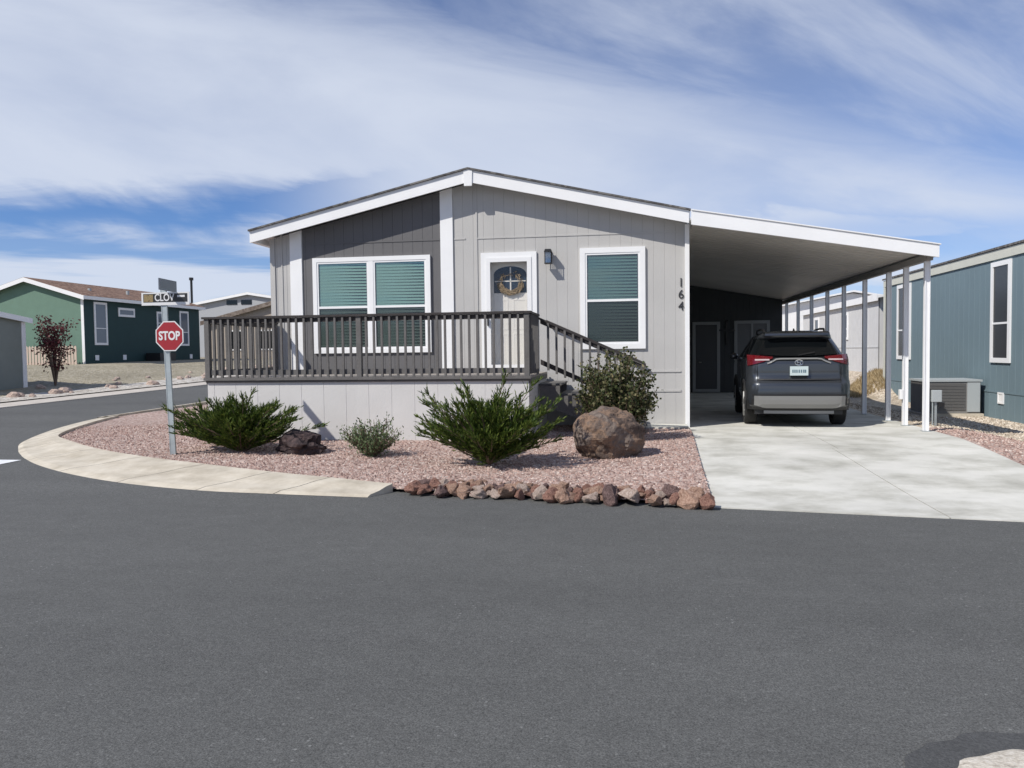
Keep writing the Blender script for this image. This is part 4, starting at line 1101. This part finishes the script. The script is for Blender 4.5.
# brown-roofed and pale houses at the end of the side street
h2 = gable_house('beige_house', 'beige house with shallow taupe roof seen beyond the deck railing', -31.2, -20.6, 54, 64, 1.0, 4.05, 5.35, dict(wall=M['beige_wall'], roof=M['taupe_shingle'], trim=M['taupe_shingle']), oh=.4, rake=.3)
for a, b in ((-29.6, -28.4), (-27.2, -26.0), (-24.5, -23.4)):
    bm = NB(); frame_box(bm, a, b, 53.94, 53.99, 1.9, 3.4, .1); w_ = obj('window', bm, M['white'], h2)
    bm = NB(); box(bm, a + .09, b - .09, 53.965, 53.985, 1.99, 3.31); obj('pane', bm, M['car_glass'], w_)
bm = NB(); box(bm, -20.9, -20.4, 53.7, 53.98, 1.0, 3.9); obj('porch_post', bm, M['white'], h2)
h3 = gable_house('pale_house', 'pale grey tall house with white roof edge farthest away behind the deck', -39.5, -28.6, 66, 78, 1.0, 6.15, 7.05, dict(wall=mat('tall_house_siding', (.36, .37, .39), .75), roof=M['ac_light'], trim=M['white']), oh=.4, rake=.22)
for a in (-36.2, -34.8):
    bm = NB(); box(bm, a, a + 1.0, 65.95, 65.99, 6.1, 6.5); obj('window', bm, M['car_glass'], h3)
bm = NB(); tube(bm, [(-40.8, 68, 1), (-40.8, 68, 8.6)], .11, 8); tube(bm, [(-40.8, 68, 8.6), (-40.8, 68, 8.85)], .2, 8)
tag(obj('vent_pole', bm, M['black_metal'], origin=(-40.8, 68, 1)), 'thin dark pole rising behind the green house roof', 'pole')
# a neighbour seen between the green house and the deck
bm = NB()
# blue-grey house on the right
BX = 8.34
blue = thing('blue_house', (BX + 4, 18, -.1), 'blue grey manufactured home with cream trim at the right edge beside the carport', 'house')
bm = NB()
y = 8.0; cols = []
while y < 27.7: cols += [(y - .008, 0), (y, .013), (y + .008, 0)]; y += .305
a = [bm.verts.new((BX + d, y, -.25)) for y, d in cols]; b = [bm.verts.new((BX + d, y, 3.6)) for y, d in cols]
for i in range(len(cols) - 1): bm.faces.new((a[i], a[i + 1], b[i + 1], b[i]))
prism(bm, [(BX + .03, -.25), (BX + 8, -.25), (BX + 8, 3.6), (BX + 4.1, 4.45), (BX + .03, 3.6)], 'y', 7.99, 27.72)
obj('wall', bm, M['blue_wall'], blue)
bm = NB(); box(bm, BX - .014, BX - .001, 7.99, 27.7, .50, .535); obj('siding_band', bm, M['blue_wall'], blue)
bm = NB(); box(bm, BX - .04, BX - .002, 7.95, 27.75, 3.575, 3.79); box(bm, BX - .04, BX - .002, 27.6, 27.74, -.2, 3.57); obj('eave_trim', bm, M['cream_trim'], blue)
bm = NB()
prism(bm, [(BX - .07, 3.80), (BX + 4.1, 4.72), (BX + 8.3, 3.80), (BX + 8.3, 3.87), (BX + 4.1, 4.80), (BX - .07, 3.85)], 'y', 7.6, 27.8)
obj('roof', bm, M['shingle'], blue)
for ya, yb in ((18.88, 19.84), (25.2, 26.4)):
    side_window(blue, BX, ya, yb, 1.2, 3.52, -1, M['white'], .11, True, dark=mat('dark_screen', (.02, .022, .026), .25) if ya < 19 else bpy.data.materials['dark_screen'])
bm = NB(); frame_box_x(bm, 19.17, 19.45, BX - .03, BX - .002, .26, .52, .04); box(bm, BX - .02, BX - .002, 19.2, 19.42, .29, .49); obj('wall_vent', bm, M['white'], blue)
# ac package unit
ac = thing('air_conditioner', (7.6, 20.5, -.1), 'boxy dark grey air conditioner on the gravel against the blue grey wall', 'air conditioner')
bm = NB(); box(bm, 6.98, 8.20, 20.05, 21.1, -.02, .74, .01); obj('cabinet', bm, M['ac'], ac)
bm = NB()
z = .06
while z < .68: box(bm, 7.06, 7.86, 20.03, 20.049, z, z + .018); z += .036
obj('louvre', bm, mat('louvre_grey', (.16, .155, .15), .5), ac)
bm = NB(); box(bm, 7.90, 8.18, 20.025, 20.048, .02, .72); obj('side_panel', bm, M['ac_light'], ac)
bm = NB(); box(bm, 6.95, 8.23, 20.02, 21.13, .741, .79); obj('lid', bm, M['ac_light'], ac)
bm = NB(); box(bm, 6.9, 8.25, 19.98, 21.2, -.16, -.022); obj('pad', bm, M['curb'], ac)
ped = thing('utility_pedestal', (5.6, 15.55, -.02), 'small metal utility post with light grey box just right of the front carport post', 'utility box')
bm = NB(); box(bm, 5.56, 5.60, 15.53, 15.57, -.1, .55); obj('stake', bm, M['galv'], ped)
bm = NB(); box(bm, 5.50, 5.67, 15.48, 15.56, .56, .78, .01); obj('box', bm, M['ac_light'], ped)
bm = NB(); box(bm, 5.62, 5.72, 15.49, 15.55, .47, .555, .005); obj('socket_cover', bm, M['black_metal'], ped)
bm = NB(); tube(bm, [(5.52, 15.52, -.1), (5.52, 15.52, .56)], .014); obj('conduit', bm, M['galv'], ped)
bm = NB(); tube(bm, [(5.28, 14.75, -.03), (5.28, 14.75, .06), (5.28, 14.75, .09)], [.07, .07, .045], 14)
tag(obj('cleanout_cap', bm, M['white'], origin=(5.28, 14.75, 0)), 'short white pipe cap in the gravel at the foot of the front carport post', 'pipe cap')
# white houses behind
def long_house(name, label, x0, y0, y1, zb, ze, wallm, trimm, roofm):
    root = thing(name, (x0 + 4, y0, zb), label, 'house')
    bm = NB(); y = y0; cols = []
    while y < y1: cols += [(y - .01, 0), (y, .02), (y + .01, 0)]; y += .4
    a = [bm.verts.new((x0 + d, y, zb - .6)) for y, d in cols]; b = [bm.verts.new((x0 + d, y, ze)) for y, d in cols]
    for i in range(len(cols) - 1): bm.faces.new((a[i], a[i + 1], b[i + 1], b[i]))
    prism(bm, [(x0 + .04, zb - .6), (x0 + 8, zb - .6), (x0 + 8, ze), (x0 + 4, ze + .7), (x0 + .04, ze)], 'y', y0 - .01, y1)
    obj('wall', bm, wallm, root)
    bm = NB(); box(bm, x0 - .02, x0 - .001, y0, y1, zb + .85, zb + .89); obj('siding_band', bm, wallm, root)
    bm = NB(); prism(bm, [(x0 - .10, ze - .02), (x0 + 4, ze + .75), (x0 + 8.4, ze - .06), (x0 + 8.4, ze + .02), (x0 + 4, ze + .85), (x0 - .10, ze + .06)], 'y', y0 - .3, y1 + .3); obj('roof', bm, roofm, root)
    bm = NB(); box(bm, x0 - .14, x0 - .102, y0 - .3, y1 + .3, ze - .12, ze + .12); obj('eave_board', bm, trimm, root)
    return root
lh = long_house('grey_white_house', 'long pale grey house with white eave seen between the carport posts', BX + .35, 29.6, 42, .72, 3.35, M['pale_wall'], M['white'], M['white'])
for ya in (33.5, 38.5): side_window(lh, BX + .35, ya, ya + .9, 1.9, 3.0, -1, M['white'], .1, True)
long_house('white_house', 'white house farthest back behind the rear carport posts', BX - .2, 46, 60, .75, 3.9, M['white'], M['white'], M['white'])

# ------------------------------------------------------------------ world
Ldir = Vector((1.05, 1.0, -1.42)).normalized()
elev = math.asin(-Ldir.z); sun_from = -Ldir
wd = bpy.data.worlds.new('World'); sc.world = wd; wd.use_nodes = True
nt = wd.node_tree; N, L = nt.nodes, nt.links
bg = N['Background']
sky = N.new('ShaderNodeTexSky'); sky.sky_type = 'NISHITA'; sky.sun_disc = False
sky.sun_elevation = elev; sky.sun_rotation = math.atan2(sun_from.x, sun_from.y)
sky.altitude = 1500; sky.air_density = 1.0; sky.dust_density = .6; sky.ozone_density = 2.2
tc = N.new('ShaderNodeTexCoord')
class X:
    def __init__(s, o): s.o = o
def inp(sock, v):
    if isinstance(v, X): L.new(v.o, sock)
    else: sock.default_value = v
def mt(op, a, b=0.0, c=None, clamp=False):
    n = N.new('ShaderNodeMath'); n.operation = op; n.use_clamp = clamp
    inp(n.inputs[0], a); inp(n.inputs[1], b)
    if c is not None: inp(n.inputs[2], c)
    return X(n.outputs[0])
X.__add__ = lambda s, o: mt('ADD', s, o); X.__radd__ = X.__add__
X.__sub__ = lambda s, o: mt('SUBTRACT', s, o); X.__rsub__ = lambda s, o: mt('SUBTRACT', o, s)
X.__mul__ = lambda s, o: mt('MULTIPLY', s, o); X.__rmul__ = X.__mul__
X.__truediv__ = lambda s, o: mt('DIVIDE', s, o)
def ss(x, a, b):
    n = N.new('ShaderNodeMapRange'); n.interpolation_type = 'SMOOTHSTEP'
    inp(n.inputs['Value'], x); n.inputs['From Min'].default_value = a; n.inputs['From Max'].default_value = b
    n.inputs['To Min'].default_value = 0; n.inputs['To Max'].default_value = 1
    return X(n.outputs[0])
sep = N.new('ShaderNodeSeparateXYZ'); L.new(tc.outputs['Generated'], sep.inputs[0])
dx, dy, dz_ = (X(sep.outputs[k]) for k in range(3))
H_ = R(8.8)
xr_ = dx * math.cos(H_) + dy * math.sin(H_); yr_ = dy * math.cos(H_) - dx * math.sin(H_)
yd = mt('MAXIMUM', mt('ABSOLUTE', yr_), .12)
u = xr_ / yd; v = dz_ / yd
def cloudnoise(su, sv, shear, scale, detail=7, rough=.6, off=0.0, dist=.4):
    cb = N.new('ShaderNodeCombineXYZ'); inp(cb.inputs[0], u * su); inp(cb.inputs[1], (v + u * shear) * sv); cb.inputs[2].default_value = off
    n = N.new('ShaderNodeTexNoise'); n.inputs['Scale'].default_value = scale; n.inputs['Detail'].default_value = detail
    n.inputs['Roughness'].default_value = rough; n.inputs['Distortion'].default_value = dist
    L.new(cb.outputs[0], n.inputs['Vector']); return X(n.outputs['Fac'])
n1 = cloudnoise(1, 3.2, .22, 2.2, 8, .55, 0)        # broad streaks falling to the right
n2 = cloudnoise(1, 6, .12, 4.5, 8, .62, 3.1, .8)    # finer wisps
n3 = cloudnoise(1, 9, .03, 2.2, 6, .55, 7.7)        # flat bands near the horizon
n4 = cloudnoise(1, 2.2, .35, 2.6, 7, .58, 11.0, .6)
w = v + (n1 - .5) * .16 + (n2 - .5) * .05
top = mt('SUBTRACT', .365, u * .24)
band = (1 - ss(w - top, -.05, .09))
low_edge = ss(w, .190, .240)
low_edge_r = mt('MAXIMUM', low_edge, ss(u, -.36, -.10))
band = band * low_edge_r * (.66 + .75 * (n1 - .32)) * (1 - .35 * ss(u, .0, .5) * (1 - ss(n1, .38, .62)))
haze = (.20 + .45 * ss(n4 * .7 + n1 * .3, .38, .66)) * ss(u, -.35, .25)
lowc = (1 - ss(w, .145, .190)) * (.12 + ss(n3, .40, .56) * .76)
right_gap = ss(u, .2, .5) * ss(v, .10, .125) * (1 - ss(v, .15, .18))
hz = (1 - ss(v, .0, .10)) * .55
dens = mt('MAXIMUM', mt('MAXIMUM', band, haze), mt('MAXIMUM', lowc, hz)) * (1 - .45 * right_gap)
dens = mt('MINIMUM', mt('ADD', dens, 0.03), .9)
mixn = N.new('ShaderNodeMix'); mixn.data_type = 'RGBA'
sc_n = N.new('ShaderNodeVectorMath'); sc_n.operation = 'SCALE'; sc_n.inputs['Scale'].default_value = 1.0
tint = N.new('ShaderNodeVectorMath'); tint.operation = 'MULTIPLY'; tint.inputs[1].default_value = (.62, .86, 1.24)
L.new(sky.outputs[0], tint.inputs[0]); L.new(tint.outputs[0], sc_n.inputs[0])
L.new(sc_n.outputs[0], mixn.inputs['A']); mixn.inputs['B'].default_value = (7.6, 8.25, 9.6, 1)
L.new(dens.o, mixn.inputs['Factor'])
L.new(mixn.outputs['Result'], bg.inputs['Color']); bg.inputs['Strength'].default_value = .08

sun = bpy.data.lights.new('sun', 'SUN'); sun.energy = 4.2; sun.angle = R(.53); sun.color = (1, .955, .88)
so = bpy.data.objects.new('sun', sun); COL.objects.link(so)
so.rotation_euler = Ldir.to_track_quat('-Z', 'Y').to_euler(); so.location = (-20, -20, 30)

# ------------------------------------------------------------------ camera
F, PI_, YA, RO = 780, 2.41, 8.79, .70
pi_, ya_, ro_ = R(PI_), R(YA), R(RO)
fw = Vector((-math.sin(ya_) * math.cos(pi_), math.cos(ya_) * math.cos(pi_), -math.sin(pi_)))
rt = Vector((math.cos(ya_), math.sin(ya_), 0)); up = rt.cross(fw)
r2 = rt * math.cos(ro_) - up * math.sin(ro_); u2 = up * math.cos(ro_) + rt * math.sin(ro_)
cam = bpy.data.cameras.new('camera'); co = bpy.data.objects.new('camera', cam); COL.objects.link(co)
cam.sensor_width = 36; cam.lens = F / 1024 * 36; cam.clip_end = 4000; cam.clip_start = .05
co.matrix_world = Matrix(((r2.x, u2.x, -fw.x, 0), (r2.y, u2.y, -fw.y, 0), (r2.z, u2.z, -fw.z, 1.6), (0, 0, 0, 1)))
sc.camera = co
sc.view_settings.view_transform = 'Standard'; sc.view_settings.look = 'None'; sc.view_settings.exposure = .17; sc.view_settings.gamma = 1
